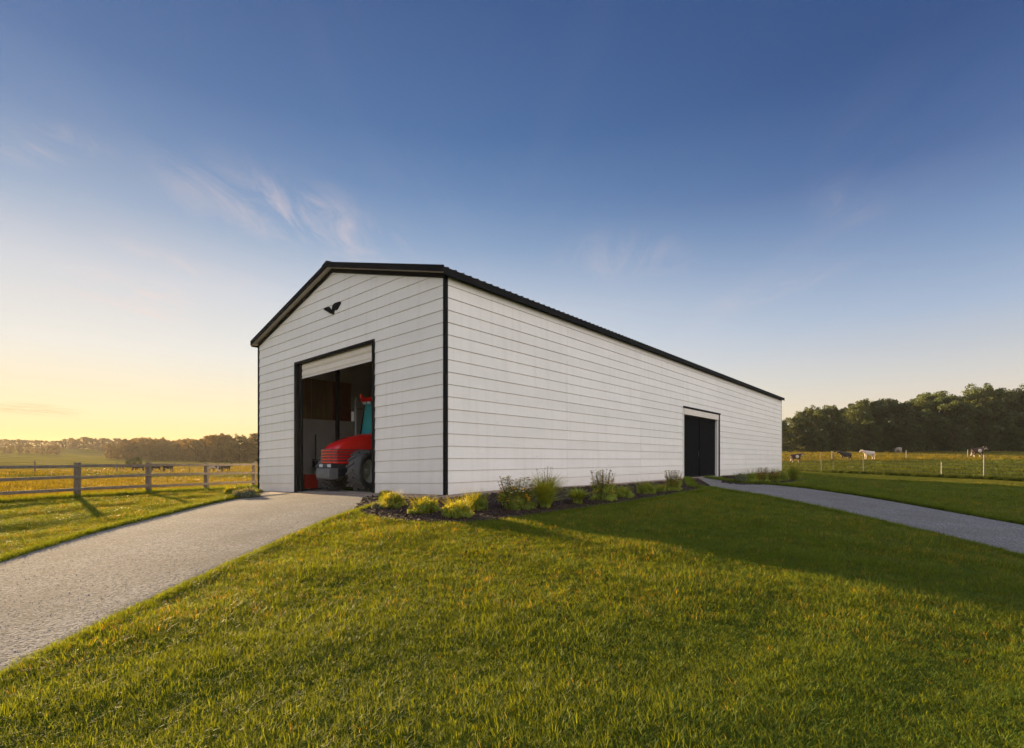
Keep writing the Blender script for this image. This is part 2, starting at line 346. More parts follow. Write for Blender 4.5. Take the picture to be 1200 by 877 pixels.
def tps_fit():
    n = len(CP); P = np.c_[np.ones(n), CP[:, :2]/100]; q = CP[:, :2]/100
    r2 = ((q[:, None]-q[None])**2).sum(2); A = np.zeros((n+3, n+3))
    A[:n, :n] = tps_phi(r2)+np.eye(n)*1e-5; A[:n, n:] = P; A[n:, :n] = P.T
    return np.linalg.solve(A, np.r_[CP[:, 2], 0, 0, 0])
TW = tps_fit()
def zf_np(X, Y):
    X = np.asarray(X, float); Y = np.asarray(Y, float); sh = X.shape; X = X.ravel(); Y = Y.ravel(); out = np.empty_like(X)
    q = CP[:, :2]/100; n = len(CP)
    for a in range(0, len(X), 20000):
        x = X[a:a+20000]/100; y = Y[a:a+20000]/100
        r2 = (x[:, None]-q[None, :, 0])**2+(y[:, None]-q[None, :, 1])**2
        out[a:a+20000] = tps_phi(r2)@TW[:n]+TW[n]+TW[n+1]*x+TW[n+2]*y
    d = np.hypot(X, Y)
    k = np.clip((d-6)/60, 0, 1)
    out += (.012+.035*k)*(np.sin(X*.31+1.3*np.sin(Y*.23))*np.cos(Y*.27+.9*np.sin(X*.19)))*np.clip(1-np.exp(-((X+1.9)*.64+(Y-14.5)*.77)**2/40), 0, 1)
    return out.reshape(sh)
def zf(x, y): return float(zf_np(np.array([x]), np.array([y]))[0])
def gp(x, y):                                   # ground point seen at a photo pixel
    d = 1.3*F/max(y-HY, 2)
    for _ in range(25):
        X = (x-CX)/F*d; d2 = (1-zf(X, d))*F/max(y-HY, 2); d = .5*d+.5*d2
    return (X, d)
def grid_axis(n, near, far):
    t = np.linspace(-1, 1, n); k = 5.2
    return np.sinh(k*t)/np.sinh(k)*far
gx = grid_axis(421, 0, 900); gy = grid_axis(421, 0, 900)
GX, GY = np.meshgrid(gx, gy)
# shift grid centre to the yard (about 15 m ahead of the camera)
GYs = GY+15; GZ = zf_np(GX, GYs)
BASE_DROP = .0
nv = len(gx)
verts = np.c_[GX.ravel(), GYs.ravel(), GZ.ravel()]
ii = np.arange(nv*nv).reshape(nv, nv)
faces = np.c_[ii[:-1, :-1].ravel(), ii[:-1, 1:].ravel(), ii[1:, 1:].ravel(), ii[1:, :-1].ravel()]
me = bpy.data.meshes.new('ground'); me.from_pydata(verts.tolist(), [], faces.tolist()); me.materials.append(M['ground'])
me.polygons.foreach_set('use_smooth', [True]*len(me.polygons))
tag(link('ground', me), 'rolling green lawn and pasture ground running out to the tree lines', kind='structure')

# ------------------------------------------------------------------ gravel drives and beds (sheets draped on the ground)
def smooth_line(pts, n=60):
    P = np.array(pts, float); t = np.r_[0, np.cumsum(np.hypot(*np.diff(P, axis=0).T))]; t /= t[-1]
    s = np.linspace(0, 1, n); out = np.c_[np.interp(s, t, P[:, 0]), np.interp(s, t, P[:, 1])]
    for _ in range(3):
        q = out.copy(); q[1:-1] = (out[:-2]+2*out[1:-1]+out[2:])/4; out = q
    return out
def ribbon(name, A, B, m, lift, label, nacross=14, wob=.05, kind='structure'):
    A = np.array(A); B = np.array(B); n = len(A)
    wa = np.array([mnoise.noise(Vector((i*.9, 3.1, 0)))+.6*mnoise.noise(Vector((i*2.3, 9, 0))) for i in range(n)])*wob
    wb = np.array([mnoise.noise(Vector((i*.9, 7.7, 5)))+.6*mnoise.noise(Vector((i*2.3, 1, 5))) for i in range(n)])*wob
    D = B-A; D /= np.linalg.norm(D, axis=1)[:, None]+1e-9
    A = A-D*wa[:, None]; B = B+D*wb[:, None]
    V = []; Fs = []
    for i in range(n):
        for j in range(nacross+1):
            s = j/nacross; x, y = A[i]*(1-s)+B[i]*s; V.append((x, y))
    V = np.array(V); Z = zf_np(V[:, 0], V[:, 1])
    l = np.full(len(V), lift).reshape(n, nacross+1); l[:, 0] = -.02; l[:, -1] = -.02
    Z += l.ravel()
    k = nacross+1
    Fs = [(i*k+j, i*k+j+1, (i+1)*k+j+1, (i+1)*k+j) for i in range(n-1) for j in range(nacross)]
    me = bpy.data.meshes.new(name); me.from_pydata(np.c_[V, Z].tolist(), [], Fs); me.materials.append(m)
    me.polygons.foreach_set('use_smooth', [True]*len(Fs))
    o = tag(link(name, me), label, kind=kind)
    return o, np.r_[A, B[::-1]]
lay = lambda pts: [gp(*p) for p in pts]
LA = smooth_line([gp(-520, 850)]+lay([(-260,745),(-100,692),(0,658),(60,639),(100,627),(150,614),(200,602),(240,592),(275,585)])+[(-10.4,21.3)], 110)
LB = smooth_line([gp(-520, 1180)]+lay([(-200,908),(-80,842),(0,800),(75,761),(150,722),(225,686),(300,650),(350,628),(390,610),(425,598),(450,591)])+[(-3.9,16.0)], 110)
drive, POLY_DRIVE = ribbon('gravel_drive', LA, LB, M['gravel'], .02, 'pale grey gravel drive running from lower left to the big open barn door', 30, .10)
RA = smooth_line([(10.7,28.4)]+lay([(868,567),(905,568.5),(950,573),(1000,580),(1050,588),(1100,597),(1150,606),(1200,615),(1300,634),(1500,668)]), 90)
RB = smooth_line([(9.1,26.9)]+lay([(812,572),(850,577),(890,583),(940,593),(1000,606),(1050,618),(1100,630),(1150,642),(1200,655),(1300,682),(1500,740)]), 90)
path, POLY_PATH = ribbon('gravel_path', RA, RB, M['gravel'], .02, 'narrow gravel path curving from the side door out to the right edge', 16, .05)
DU = Vector((-.7689, .6394, 0)); DV = Vector((.6394, .7689, 0)); O0 = Vector((-1.863, 14.5, 0))
def bw(u, v): p = O0+DU*u+DV*v; return (p.x, p.y)
# mulch beds
b1far = smooth_line([bw(2.1, -1.15), bw(1.2, -1.0), bw(.1, -1.1), bw(-.85, -.7), bw(-.9, 1.5), bw(-.85, 6), bw(-.8, 11), bw(-.75, 17.4)], 80)
b1near = smooth_line(lay([(412,601),(430,608),(470,614),(520,616),(570,614),(620,607),(680,599),(740,591),(785,584),(815,578.5),(838,574)]), 80)
bed1, POLY_BED1 = ribbon('mulch_bed', b1far, b1near, M['mulch'], .035, 'dark mulch planting bed along the front corner and side wall', 14, .05)
b2far = smooth_line([bw(-.15, 23.2), bw(-.15, 30), bw(-.15, 36), bw(-.1, 41.2)], 50)
b2near = smooth_line(lay([(846,567.5),(870,569.5),(900,569),(925,567),(952,563)]), 50)
bed2, POLY_BED2 = ribbon('mulch_bed', b2far, b2near, M['mulch'], .035, 'far mulch bed between the side door and the back corner', 8, .04)
b3far = smooth_line([bw(12.6, 1.0), bw(13.0, .2), bw(13.6, -.4)], 20); b3near = smooth_line([bw(11.2, -.1), bw(12.0, -.9), bw(13.2, -1.3)], 20)
bed3, POLY_BED3 = ribbon('mulch_bed', b3far, b3near, M['mulch'], .035, 'small mulch patch at the left rear of the gravel drive', 8, .05)
g1f = smooth_line([bw(11.6, .05), bw(8, .05), bw(4, .05), bw(0, .05)], 50); g1n = smooth_line([bw(11.6, -.7), bw(8, -.9), bw(4, -.95), bw(-.1, -1.1)], 50)
ap1, POLY_AP1 = ribbon('grit_strip', g1f, g1n, M['apron'], .028, 'brown grit strip along the foot of the front gable', 6, .08)
g2f = smooth_line([bw(.05, -.8), bw(.05, 10), bw(.05, 22), bw(.05, 23.5)], 60); g2n = smooth_line([bw(-1.05, -1.0), bw(-1.0, 10), bw(-.95, 22), bw(-.9, 23.5)], 60)
ap2, POLY_AP2 = ribbon('grit_strip', g2f, g2n, M['apron'], .027, 'brown grit strip along the foot of the long side wall', 6, .06)
POLY_BARN = np.array([bw(-.02, -.02), bw(11.5, -.02), bw(11.5, 39.4), bw(-.02, 39.4)])
POLYS = [POLY_DRIVE, POLY_PATH, POLY_BED1, POLY_BED2, POLY_BED3, POLY_AP1, POLY_AP2, POLY_BARN]
def inside(poly, X, Y):
    r = np.zeros(len(X), bool); n = len(poly); x0, y0 = poly[-1]
    for x1, y1 in poly:
        c = ((y1 > Y) != (y0 > Y)) & (X < (x0-x1)*(Y-y1)/((y0-y1) if y0 != y1 else 1e-12)+x1)
        r ^= c; x0, y0 = x1, y1
    return r

# ------------------------------------------------------------------ the barn
barn = empty('barn', O0)
tag(barn, 'long white metal barn with black trim and an open gable door', 'barn')
W_, LN, EH, SL = 11.47, 39.3, 6.26, .288       # width, length, eave height, roof slope
RU = W_/2
def P(u, v, z): p = DU*u+DV*v; return (p.x, p.y, z-.03*u)
RID = EH+RU*SL
def gpoly(a, b, d): return P(a, d, b)          # polygons on a gable plane: (u, z), depth v
def spoly(a, b, d): return P(d, a, b)          # polygons on a side plane: (v, z), depth u
D0, D1, DH = 3.40, 8.19, 4.87
V0, V1, VH = 17.3, 22.8, 3.76
# sheathing
f = MB(); f.prism([(.16,-.25),(D0,-.25),(D0,DH),(D1,DH),(D1,-.25),(W_-.16,-.25),(W_-.16,EH-.04),(RU,RID-.08),(.16,EH-.04)], gpoly, .03, .16); f.build('front_wall', M['backing'], barn)
f = MB(); f.prism([(.16,-.25),(W_-.16,-.25),(W_-.16,EH-.04),(RU,RID-.08),(.16,EH-.04)], gpoly, LN-.16, LN-.03); f.build('back_wall', M['backing'], barn)
f = MB(); f.prism([(.03,-.25),(V0,-.25),(V0,VH),(V1,VH),(V1,-.25),(LN-.03,-.25),(LN-.03,EH-.04),(.03,EH-.04)], spoly, .03, .159); f.build('side_wall', M['backing'], barn)
f = MB(); f.prism([(.03,-.25),(LN-.03,-.25),(LN-.03,EH-.04),(.03,EH-.04)], spoly, W_-.159, W_-.03); f.build('side_wall', M['backing'], barn)
# interior liners
for a, b in ((.17, D0-.05), (D1+.05, W_-.17)):
    MB().box(a, b, .165, .20, 0.03, 5.9, P).build('inner_liner', M['inner'], barn)
MB().box(W_-.22, W_-.165, .2, LN-.2, .03, 6.0, P).build('inner_liner', M['inner'], barn)
f = MB(); f.prism([(.2,.03),(V0-.06,.03),(V0-.06,VH+.05),(V1+.06,VH+.05),(V1+.06,.03),(LN-.2,.03),(LN-.2,6.0),(.2,6.0)], spoly, .165, .21); f.build('inner_liner', M['inner'], barn)
MB().box(.03, W_-.03, -.02, LN-.03, -.5, .025, P).build('floor_slab', M['concrete'], barn, bevel=.01)
# partition deep inside the bay: grey panels, tan plywood above, a red-brown steel column
for k in range(9):
    u0 = .3+k*1.21
    MB().box(u0, u0+1.18, 8.0, 8.05, .04, 2.6, P).build('partition_panel', M['inner'], barn, bevel=.006)
    MB().box(u0, u0+1.18, 8.0, 8.04, 2.64, 6.2, P).build('partition_panel', M['plywood'] if k in (4, 5, 7) else M['inner'], barn, bevel=.006)
for uu in (6.35, 3.0, 9.6):
    MB().box(uu-.11, uu+.11, 7.72, 7.94, .03, 6.3, P).build('column', M['brownsteel'], barn, bevel=.01)
for vv in (3.42, 6.6):
    MB().box(W_-.42, W_-.26, vv, vv+.14, .03, 6.1, P).build('column', M['chassis'], barn, bevel=.01)
for k in range(9):
    v0 = .22+k*1.02
    MB().box(W_-.25, W_-.226, v0, v0+1.0, .04, 3.15, P).build('liner_panel', M['inner'], barn, bevel=.005)
    MB().box(W_-.25, W_-.226, v0, v0+1.0, 3.18, 5.0, P).build('liner_panel', {1: M['plywood'], 2: M['plywood'], 3: M['brownsteel']}.get(k, M['inner']), barn, bevel=.005)
# trusses
for k in range(8):
    v = .9+k*4.9; t = MB()
    t.box(.2, W_-.2, v, v+.1, EH-.12, EH-.02, P)
    t.tube([P(.2, v+.05, EH), P(RU, v+.05, RID-.15)], .05, 4); t.tube([P(W_-.2, v+.05, EH), P(RU, v+.05, RID-.15)], .05, 4)
    t.tube([P(RU, v+.05, EH-.05), P(RU, v+.05, RID-.15)], .04, 4)
    t.build('roof_truss', M['brownsteel'], barn)
# siding boards: laps with a recessed joint, each a piece of its own
PITCH = .348; GAP = .007
def board(fn, pts, sgn, plane):
    # pts: 4 (a, z) corners bottom-left, bottom-right, top-right, top-left ; outward = sgn * depth
    jb = random.uniform(-.002, .002)
    (a0, z0), (a1, z1), (a2, z2), (a3, z3) = pts
    ob, ot, bk = plane+sgn*(.018+jb), plane-sgn*.002, plane-sgn*.029
    m = MB(); m.hexa([fn(a0, z0, bk), fn(a1, z1, bk), fn(a1, z1, ob), fn(a0, z0, ob), fn(a3, z3, bk), fn(a2, z2, bk), fn(a2, z2, ot), fn(a3, z3, ot)])
    m.build('siding_board', M['siding'], barn)
def eave_u(z): return max(0, (z-EH)/SL)
k = 0; z = .0
while z < RID-.15:
    zt = min(z+PITCH-GAP, RID-.1)
    ul0, ul1 = eave_u(z)+.012, eave_u(zt)+.012
    ur0, ur1 = W_-ul0, W_-ul1
    if z < DH-.1 and zt <= DH+.02:
        board(gpoly, [(ul0, z), (D0-.002, z), (D0-.002, zt), (ul1, zt)], -1, 0)
        board(gpoly, [(D1+.002, z), (ur0, z), (ur1, zt), (D1+.002, zt)], -1, 0)
    else:
        zz = max(z, z)
        if z < DH: # the course the lintel cuts
            board(gpoly, [(ul0, z), (D0-.002, z), (D0-.002, zt), (ul1, zt)], -1, 0)
            board(gpoly, [(D1+.002, z), (ur0, z), (ur1, zt), (D1+.002, zt)], -1, 0)
            if zt > DH+.06: board(gpoly, [(D0, DH+.003), (D1, DH+.003), (D1, zt), (D0, zt)], -1, 0)
        elif ur0-ul0 > .5:
            board(gpoly, [(ul0, z), (ur0, z), (ur1, zt), (ul1, zt)], -1, 0)
    z += PITCH
seams = [0.012, 6.1, 12.2, V0, V1, 28.6, 34.0, LN-.012]
z = 0.0
while z < EH-.05:
    zt = min(z+PITCH-GAP, EH-.02)
    for a, b in zip(seams[:-1], seams[1:]):
        z0 = z
        if a == V0:
            if zt < VH+.02: continue
            z0 = max(z, VH+.003)
            if zt-z0 < .04: continue
        board(spoly, [(a+.003, z0), (b-.003, z0), (b-.003, zt), (a+.003, zt)], -1, 0)
    board(spoly, [(.012, z), (LN-.012, z), (LN-.012, zt), (.012, zt)], 1, W_)
    board(gpoly, [(.012, z), (W_-.012, z), (W_-.012, zt), (.012, zt)], 1, LN)
    z += PITCH
# screw lines on the side wall, one strip of small heads per seam
for s_ in (2.2, 4.2, 6.1, 9.2, 12.2):
    m = MB(); z = .06
    while z < EH-.1:
        m.box(-.022, -.008, s_-.012, s_+.012, z, z+.02, P); z += PITCH
    m.build('screw_row', M['whitetrim'], barn)['kind'] = 'stuff'
# corner trims
def corner(u, v, su, sv, m, wd=.10):
    f = MB(); f.prism([(0, 0), (wd, 0), (wd, .022), (.022, .022), (.022, wd), (0, wd)], lambda a, b, d: P(u-su*.022+su*a, v-sv*.022+sv*b, d), -.2, EH-.02)
    f.build('corner_trim', m, barn)
corner(-.004, -.004, 1, 1, M['black']); corner(W_+.004, -.004, -1, 1, M['black'], .12)
corner(-.004, LN+.004, 1, -1, M['whitetrim'], .12); corner(W_+.004, LN+.004, -1, -1, M['whitetrim'])
# roof: two slopes, ribs, fascias, rakes, ridge
OV = .22; OE = .16
def rz(u): return EH+.10+SL*min(u, W_-u)
for side in (0, 1):
    ua, ub = (-OE, RU) if side == 0 else (W_+OE, RU)
    f = MB()
    f.hexa([P(ua, -OV, rz(ua)-.05), P(ub, -OV, rz(ub)-.05), P(ub, LN+OV, rz(ub)-.05), P(ua, LN+OV, rz(ua)-.05),
            P(ua, -OV, rz(ua)), P(ub, -OV, rz(ub)), P(ub, LN+OV, rz(ub)), P(ua, LN+OV, rz(ua))])
    slope = f.build('roof_slope', M['roofm'], barn)
    f = MB(); v = -.1
    while v < LN+.1:
        uo = -OE-.035 if side == 0 else W_+OE+.035
        f.hexa([P(uo, v, rz(uo)-.03), P(ub, v, rz(ub)-.03), P(ub, v+.07, rz(ub)-.03), P(uo, v+.07, rz(uo)-.03),
                P(uo, v+.015, rz(uo)+.02), P(ub, v+.015, rz(ub)+.02), P(ub, v+.055, rz(ub)+.02), P(uo, v+.055, rz(uo)+.02)])
        v += .30
    o = f.build('roof_ribs', M['roofm'], slope); o['kind'] = 'stuff'
    # eave fascia and soffit
    uo, ui = (-OE-.03, -OE+.0) if side == 0 else (W_+OE, W_+OE+.03)
    MB().box(uo, ui, -OV-.005, LN+OV, EH-.16, rz(-OE)-.02, P).build('eave_fascia', M['black'], barn)
    uo, ui = (-OE+.003, -.02) if side == 0 else (W_+.02, W_+OE-.003)
    MB().box(uo, ui, -OV+.04, LN+OV-.04, EH-.07, EH-.03, P).build('soffit', M['soffit'], barn)
    # frieze strips under the eave
    uo, ui = (-.045, -.018) if side == 0 else (W_+.018, W_+.045)
    MB().box(uo, ui, .02, LN-.02, EH-.13, EH-.072, P).build('frieze_trim', M['black'], barn)
    for vf, vb, nm in ((-OV-.035, -OV-.003, 'rake_fascia'), (LN+OV+.003, LN+OV+.035, 'rake_fascia')):
        ua2 = -OE-.03 if side == 0 else W_+OE+.03
        f = MB(); f.prism([(ua2, rz(ua2)-.15), (RU+(.0), rz(RU)-.15), (RU, rz(RU)+.035), (ua2, rz(ua2)+.035)], gpoly, vf, vb)
        f.build(nm, M['black'], barn)
    # rake soffit
    ua3 = -OE if side == 0 else W_+OE
    f = MB(); f.hexa([P(ua3, -OV, rz(ua3)-.14), P(RU, -OV, rz(RU)-.14), P(RU, -.018, rz(RU)-.14), P(ua3, -.018, rz(ua3)-.14),
                      P(ua3, -OV, rz(ua3)-.10), P(RU, -OV, rz(RU)-.10), P(RU, -.018, rz(RU)-.10), P(ua3, -.018, rz(ua3)-.10)])
    f.build('soffit', M['soffit'], barn)
    us = .02 if side == 0 else W_-.02
    f = MB(); f.prism([(us, rz(us)-.28), (RU, rz(RU)-.28), (RU, rz(RU)-.142), (us, rz(us)-.142)], gpoly, -.045, -.017)
    f.build('rake_trim', M['black'], barn)
    # gable filler between the wall top and the roof sheet
    f = MB(); f.prism([(us, rz(us)-.2), (RU, rz(RU)-.2), (RU, rz(RU)-.055), (us, rz(us)-.055)], gpoly, -.012, .16); f.build('gable_filler', M['whitetrim'], barn)
f = MB(); f.prism([(RU-.28, rz(RU-.28)+.012), (RU, rz(RU)+.012), (RU+.28, rz(RU+.28)+.012), (RU+.28, rz(RU+.28)+.05), (RU, rz(RU)+.07), (RU-.28, rz(RU-.28)+.05)], gpoly, -OV-.05, LN+OV+.05)
f.build('ridge_cap', M['roofm'], barn)
# front roll-up door: frame, slats, tracks
fr = MB().box(D1-.003, D1+.20, -.05, .17, -.05, DH+.10, P); jl = fr.build('door_jamb', M['black'], barn, bevel=.006)
fr = MB().box(D0-.12, D0+.003, -.05, .17, -.05, DH+.10, P); fr.build('door_jamb', M['black'], barn, bevel=.006)
fr = MB().box(D0+.004, D1-.004, -.049, .17, DH, DH+.098, P); fr.build('door_header', M['black'], barn, bevel=.006)
rd = link('roll_door', None, barn); 
for k in range(2):
    z1 = DH-.004-k*.245
    f = MB(); f.prism([(z1, .10), (z1-.06, .075), (z1-.18, .075), (z1-.241, .10), (z1-.241, .115), (z1, .115)], lambda a, b, d: P(d, b, a), D0+.02, D1-.16)
    f.build('door_slat', M['rolldoor'], barn, bevel=.004)
MB().box(D0+.02, D1-.16, .07, .12, DH-.555, DH-.497, P).build('bottom_bar', M['whitetrim'], barn, bevel=.005)
bpy.data.objects.remove(rd)
MB().box(D1-.14, D1-.02, .06, .14, .02, DH-.005, P).build('door_track', M['black'], barn)
MB().box(D0+.005, D0+.05, .06, .14, .02, DH-.005, P).build('door_track', M['chassis'], barn)
f = MB(); f.tube([P(D0+.2, .42, DH+.14), P(D1-.2, .42, DH+.14)], .2, 16); f.build('door_roll', M['rolldoor'], barn)
# side door
MB().box(-.05, .17, V1, V1+.30, -.05, VH+.02, P).build('side_door_jamb', M['black'], barn, bevel=.006)
MB().box(-.046, .17, V0-.10, V0, -.05, VH+.02, P).build('side_door_jamb', M['whitetrim'], barn, bevel=.006)
MB().box(-.05, .17, V1-.18, V1-.004, -.05, VH-.30, P).build('side_door_post', M['whitetrim'], barn, bevel=.006)
MB().box(-.075, .16, V0+.003, V1-.003, VH-.32, VH+.0, P).build('side_door_header', M['rolldoor'], barn, bevel=.01)
MB().box(-.09, -.03, V0-.1, V1+.3, VH+.024, VH+.12, P).build('side_door_drip_cap', M['black'], barn, bevel=.006)
MB().box(.11, .15, V0+.02, V0+2.62, .03, VH-.33, P).build('side_door_leaf', M['leafdoor'], barn, bevel=.006)
MB().box(.09, .13, V0+2.66, V1-.19, .03, VH-.33, P).build('side_door_leaf', M['leafdoor'], barn, bevel=.006)
for va, vb, uu in ((V0+.02, V0+2.62, .11), (V0+2.66, V1-.19, .09)):
    for zz in (.04, VH-.42): MB().box(uu-.024, uu-.002, va+.01, vb-.01, zz, zz+.075, P).build('door_rail', M['black'], barn)
MB().box(.05, .085, V0+2.42, V0+2.47, 1.2, 1.5, P).build('door_handle', M['chassis'], barn, bevel=.006)
# emblem of a bird on the gable
def gable_at(x, y):
    r = (x-CX)/F; u = (O0.x-r*O0.y)/(r*DU.y-DU.x); d = O0.y+u*DU.y
    return (u, 1-(y-HY)/F*d+.03*u)
em = [(225,490),(270,462),(320,438),(365,440),(392,475),(415,520),(432,545),(436,500),(445,440),(462,395),(500,352),(560,325),(610,308),(652,303),(656,340),(628,392),(605,440),(575,492),(555,522),(520,516),(498,535),(490,570),(490,612),(478,634),(430,626),(375,597),(330,566),(290,540),(245,520)]
f = MB(); f.prism([gable_at(370+a/21.9, 340+b/21.9) for a, b in em], gpoly, -.045, -.012); f.build('bird_emblem', M['black'], barn)
for c in barn.children_recursive:
    pass
def zb(u): return -.03*u+.025

# ------------------------------------------------------------------ tractor
HEAD = math.atan2(-DV.y, -DV.x)
u_a, v_a = 6.50, 1.12
pa = O0+DU*u_a+DV*v_a
tr = empty('tractor', (pa.x, pa.y, zb(u_a)), HEAD)
tag(tr, 'red tractor with blue-glazed cab parked inside the open barn door', 'tractor')
def wheel(x, y, r, wdt, nl, yaw=0):
    cy_, sy_ = math.cos(yaw), math.sin(yaw)
    T = lambda a, b, c: (x+a*cy_-b*sy_, y+a*sy_+b*cy_, r+c)
    h = wdt/2
    prof = [(r*.56, -h*.8), (r*.66, -h*1.0), (r*.82, -h*1.06), (r*.93, -h*.92), (r*.955, -h*.5), (r*.96, 0), (r*.955, h*.5), (r*.93, h*.92), (r*.82, h*1.06), (r*.66, h), (r*.56, h*.8)]
    f = MB(); f.lathe(prof, T, 40)
    for k in range(nl):                      # chevron lugs
        for sg in (-1, 1):
            t0 = 2*math.pi*(k+(.5 if sg > 0 else 0))/nl
            vv = []
            for rr in (r*.93, r*1.035):
                for (dt, yy) in ((0, 0), (.085*1.4, 0), (-.10*1.4+.07, h*.98), (-.10*1.4-.03, h*.98)):
                    t = t0+dt; rr2 = rr if yy == 0 else rr*.975
                    vv.append(T(rr2*math.cos(t), sg*yy, rr2*math.sin(t)))
            f.hexa(vv)
            vv = []
            for yo in (h*.98, h*1.12):
                for (dt, rr) in ((-.03-.14, r*.975), (.07-.14, r*.975), (.05-.2, r*.80), (-.01-.2, r*.80)):
                    t = t0+dt; vv.append(T(rr*math.cos(t), sg*yo*(1 if rr > r*.9 else .98), rr*math.sin(t)))
            f.hexa(vv)
    ty = f.build('tyre', M['tyre'], tr)
    f = MB(); f.lathe([(.0, h*.15), (r*.30, h*.15), (r*.42, h*.05), (r*.50, h*.45), (r*.57, h*.8), (r*.59, h*.8), (r*.59, -h*.8), (r*.57, -h*.8), (r*.50, -h*.45), (r*.42, -h*.35), (r*.30, -h*.25), (0, -h*.25)], T, 32, closed=False)
    rm = f.build('rim', M['rim'], ty, smooth=False)
    f = MB(); f.lathe([(0, h*.45), (r*.12, h*.45), (r*.16, h*.3), (r*.16, -h*.5), (0, -h*.5)], T, 16, closed=False); f.build('hub', M['rim'], ty)
    return ty
wheel(0, -1.02, .76, .52, 18, R(22)); wheel(0, 1.02, .76, .52, 18, R(22))
wheel(2.75*-1, -1.05, .98, .60, 22); wheel(-2.75, 1.05, .98, .60, 22)
# hood: lofted sections
secs = []
for x, hw, zb_, zt in ((.92, .28, 1.06, 1.42), (.88, .36, 1.04, 1.56), (.74, .42, 1.02, 1.72), (.45, .45, 1.02, 1.87), (0, .47, 1.03, 2.03), (-.5, .49, 1.05, 2.15), (-1.15, .51, 1.08, 2.24)):
    ring = []
    for a, b in ((-1, 0), (-1.02, .45), (-.97, .78), (-.82, .93), (-.5, .99), (0, 1.0), (.5, .99), (.82, .93), (.97, .78), (1.02, .45), (1, 0)):
        ring.append((x, a*hw, zb_+b*(zt-zb_)))
    secs.append(ring)
f = MB(); V = [p for s_ in secs for p in s_]; n = 11; Fc = [(i*n+j, i*n+j+1, (i+1)*n+j+1, (i+1)*n+j) for i in range(len(secs)-1) for j in range(n-1)]
Fc += [tuple(range(n))[::-1], tuple(range((len(secs)-1)*n, len(secs)*n))]+[(i*n+n-1, i*n, (i+1)*n, (i+1)*n+n-1) for i in range(len(secs)-1)]
f.add(V, Fc); hood = f.build('hood', M['red'], tr, smooth=True)
mod = hood.modifiers.new('e', 'EDGE_SPLIT'); mod.split_angle = R(40)
# grille bars wrap round the nose: dark recess behind, red bars proud
def wrap(z0, z1, off, m, name, parent):
    f = MB(); path = []
    for x, y in ((-.62, .50), (.0, .48), (.45, .465), (.74, .44), (.87, .385), (.925, .27), (.945, 0), (.925, -.27), (.87, -.385), (.74, -.44), (.45, -.465), (0, -.48), (-.62, -.50)):
        path.append((x, y))
    V = []
    for x, y in path:
        sc = 1+off
        for s2, zz in ((sc-.03, z0), (sc, z0), (sc, z1), (sc-.03, z1)): V.append((x*s2 if x > .5 else x, y*s2, zz))
    k = len(path); Fc = [(i*4+j, i*4+(j+1) % 4, (i+1)*4+(j+1) % 4, (i+1)*4+j) for i in range(k-1) for j in range(4)]+[(0, 1, 2, 3), tuple((k-1)*4+j for j in (3, 2, 1, 0))]
    f.add(V, Fc); return f.build(name, m, parent, bevel=.008)
wrap(1.05, 1.56, .022, M['chassis'], 'grille_backing', hood)
for k in range(5): wrap(1.05+k*.105, 1.05+k*.105+.058, .055, M['red'], 'grille_bar', hood)
# chassis, axle, front weights, lamps
MB().box(-2.9, .75, -.28, .28, .55, 1.08).build('chassis_block', M['chassis'], tr, bevel=.03)
MB().box(-.9, .70, -.40, .40, .78, 1.07).build('engine_block', M['chassis'], tr, bevel=.04)
f = MB(); f.tube([(0, -.9, .74), (0, -.3, .66), (0, .3, .66), (0, .9, .74)], .11, 10); f.build('front_axle', M['chassis'], tr)
f = MB(); f.tube([(-2.75, -.95, .98), (-2.75, .95, .98)], .18, 10); f.build('rear_axle', M['chassis'], tr)
for k in range(8):
    y0 = -.44+k*.11
    f = MB(); f.prism([(.72, .48), (1.02, .46), (1.08, .52), (1.08, .80), (1.02, .86), (.72, .86)], lambda a, b, d: (a, d, b), y0, y0+.10); f.build('front_weight', M['weight'], tr, bevel=.012)
MB().box(.70, .98, -.42, .42, .88, 1.03).build('lamp_bracket', M['chassis'], tr, bevel=.02)
for y0 in (-.38, .16):
    MB().box(.95, 1.0, y0, y0+.22, .90, 1.01).build('headlight', M['lampglass'], tr, bevel=.015)
# cab
cx0, cx1, cw = -1.0, -2.75, .88
def bar(name, a, b, r, m, parent=tr): f = MB(); f.tube([a, b], r, 8); return f.build(name, m, parent)
cab = MB().box(cx1, cx0, -cw, cw, 1.15, 1.60).build('cab_body', M['chassis'], tr, bevel=.03)
for sx, y in ((0, -1), (0, 1), (1, -1), (1, 1)):
    x0 = cx0 if sx == 0 else cx1; x1 = cx0-.28 if sx == 0 else cx1+.06
    bar('cab_pillar', (x0, y*cw, 1.58), (x1, y*(cw-.06), 3.50), .035, M['black'])
f = MB(); f.hexa([(cx0-.02, -cw+.03, 1.60), (cx0-.02, cw-.03, 1.60), (cx0-.045, cw-.03, 1.60), (cx0-.045, -cw+.03, 1.60), (cx0-.28, -cw+.08, 3.48), (cx0-.28, cw-.08, 3.48), (cx0-.305, cw-.08, 3.48), (cx0-.305, -cw+.08, 3.48)]); f.build('windscreen', M['cabglass'], tr)
for y in (-1, 1):
    f = MB(); a, b = y*(cw-.0), y*(cw-.025)
    f.hexa([(cx0-.05, a, 1.6), (cx1+.03, a, 1.6), (cx1+.03, b, 1.6), (cx0-.05, b, 1.6), (cx0-.31, a-y*.06, 3.48), (cx1+.06, a-y*.06, 3.48), (cx1+.06, b-y*.06, 3.48), (cx0-.31, b-y*.06, 3.48)]); f.build('side_glass', M['cabglass'], tr)
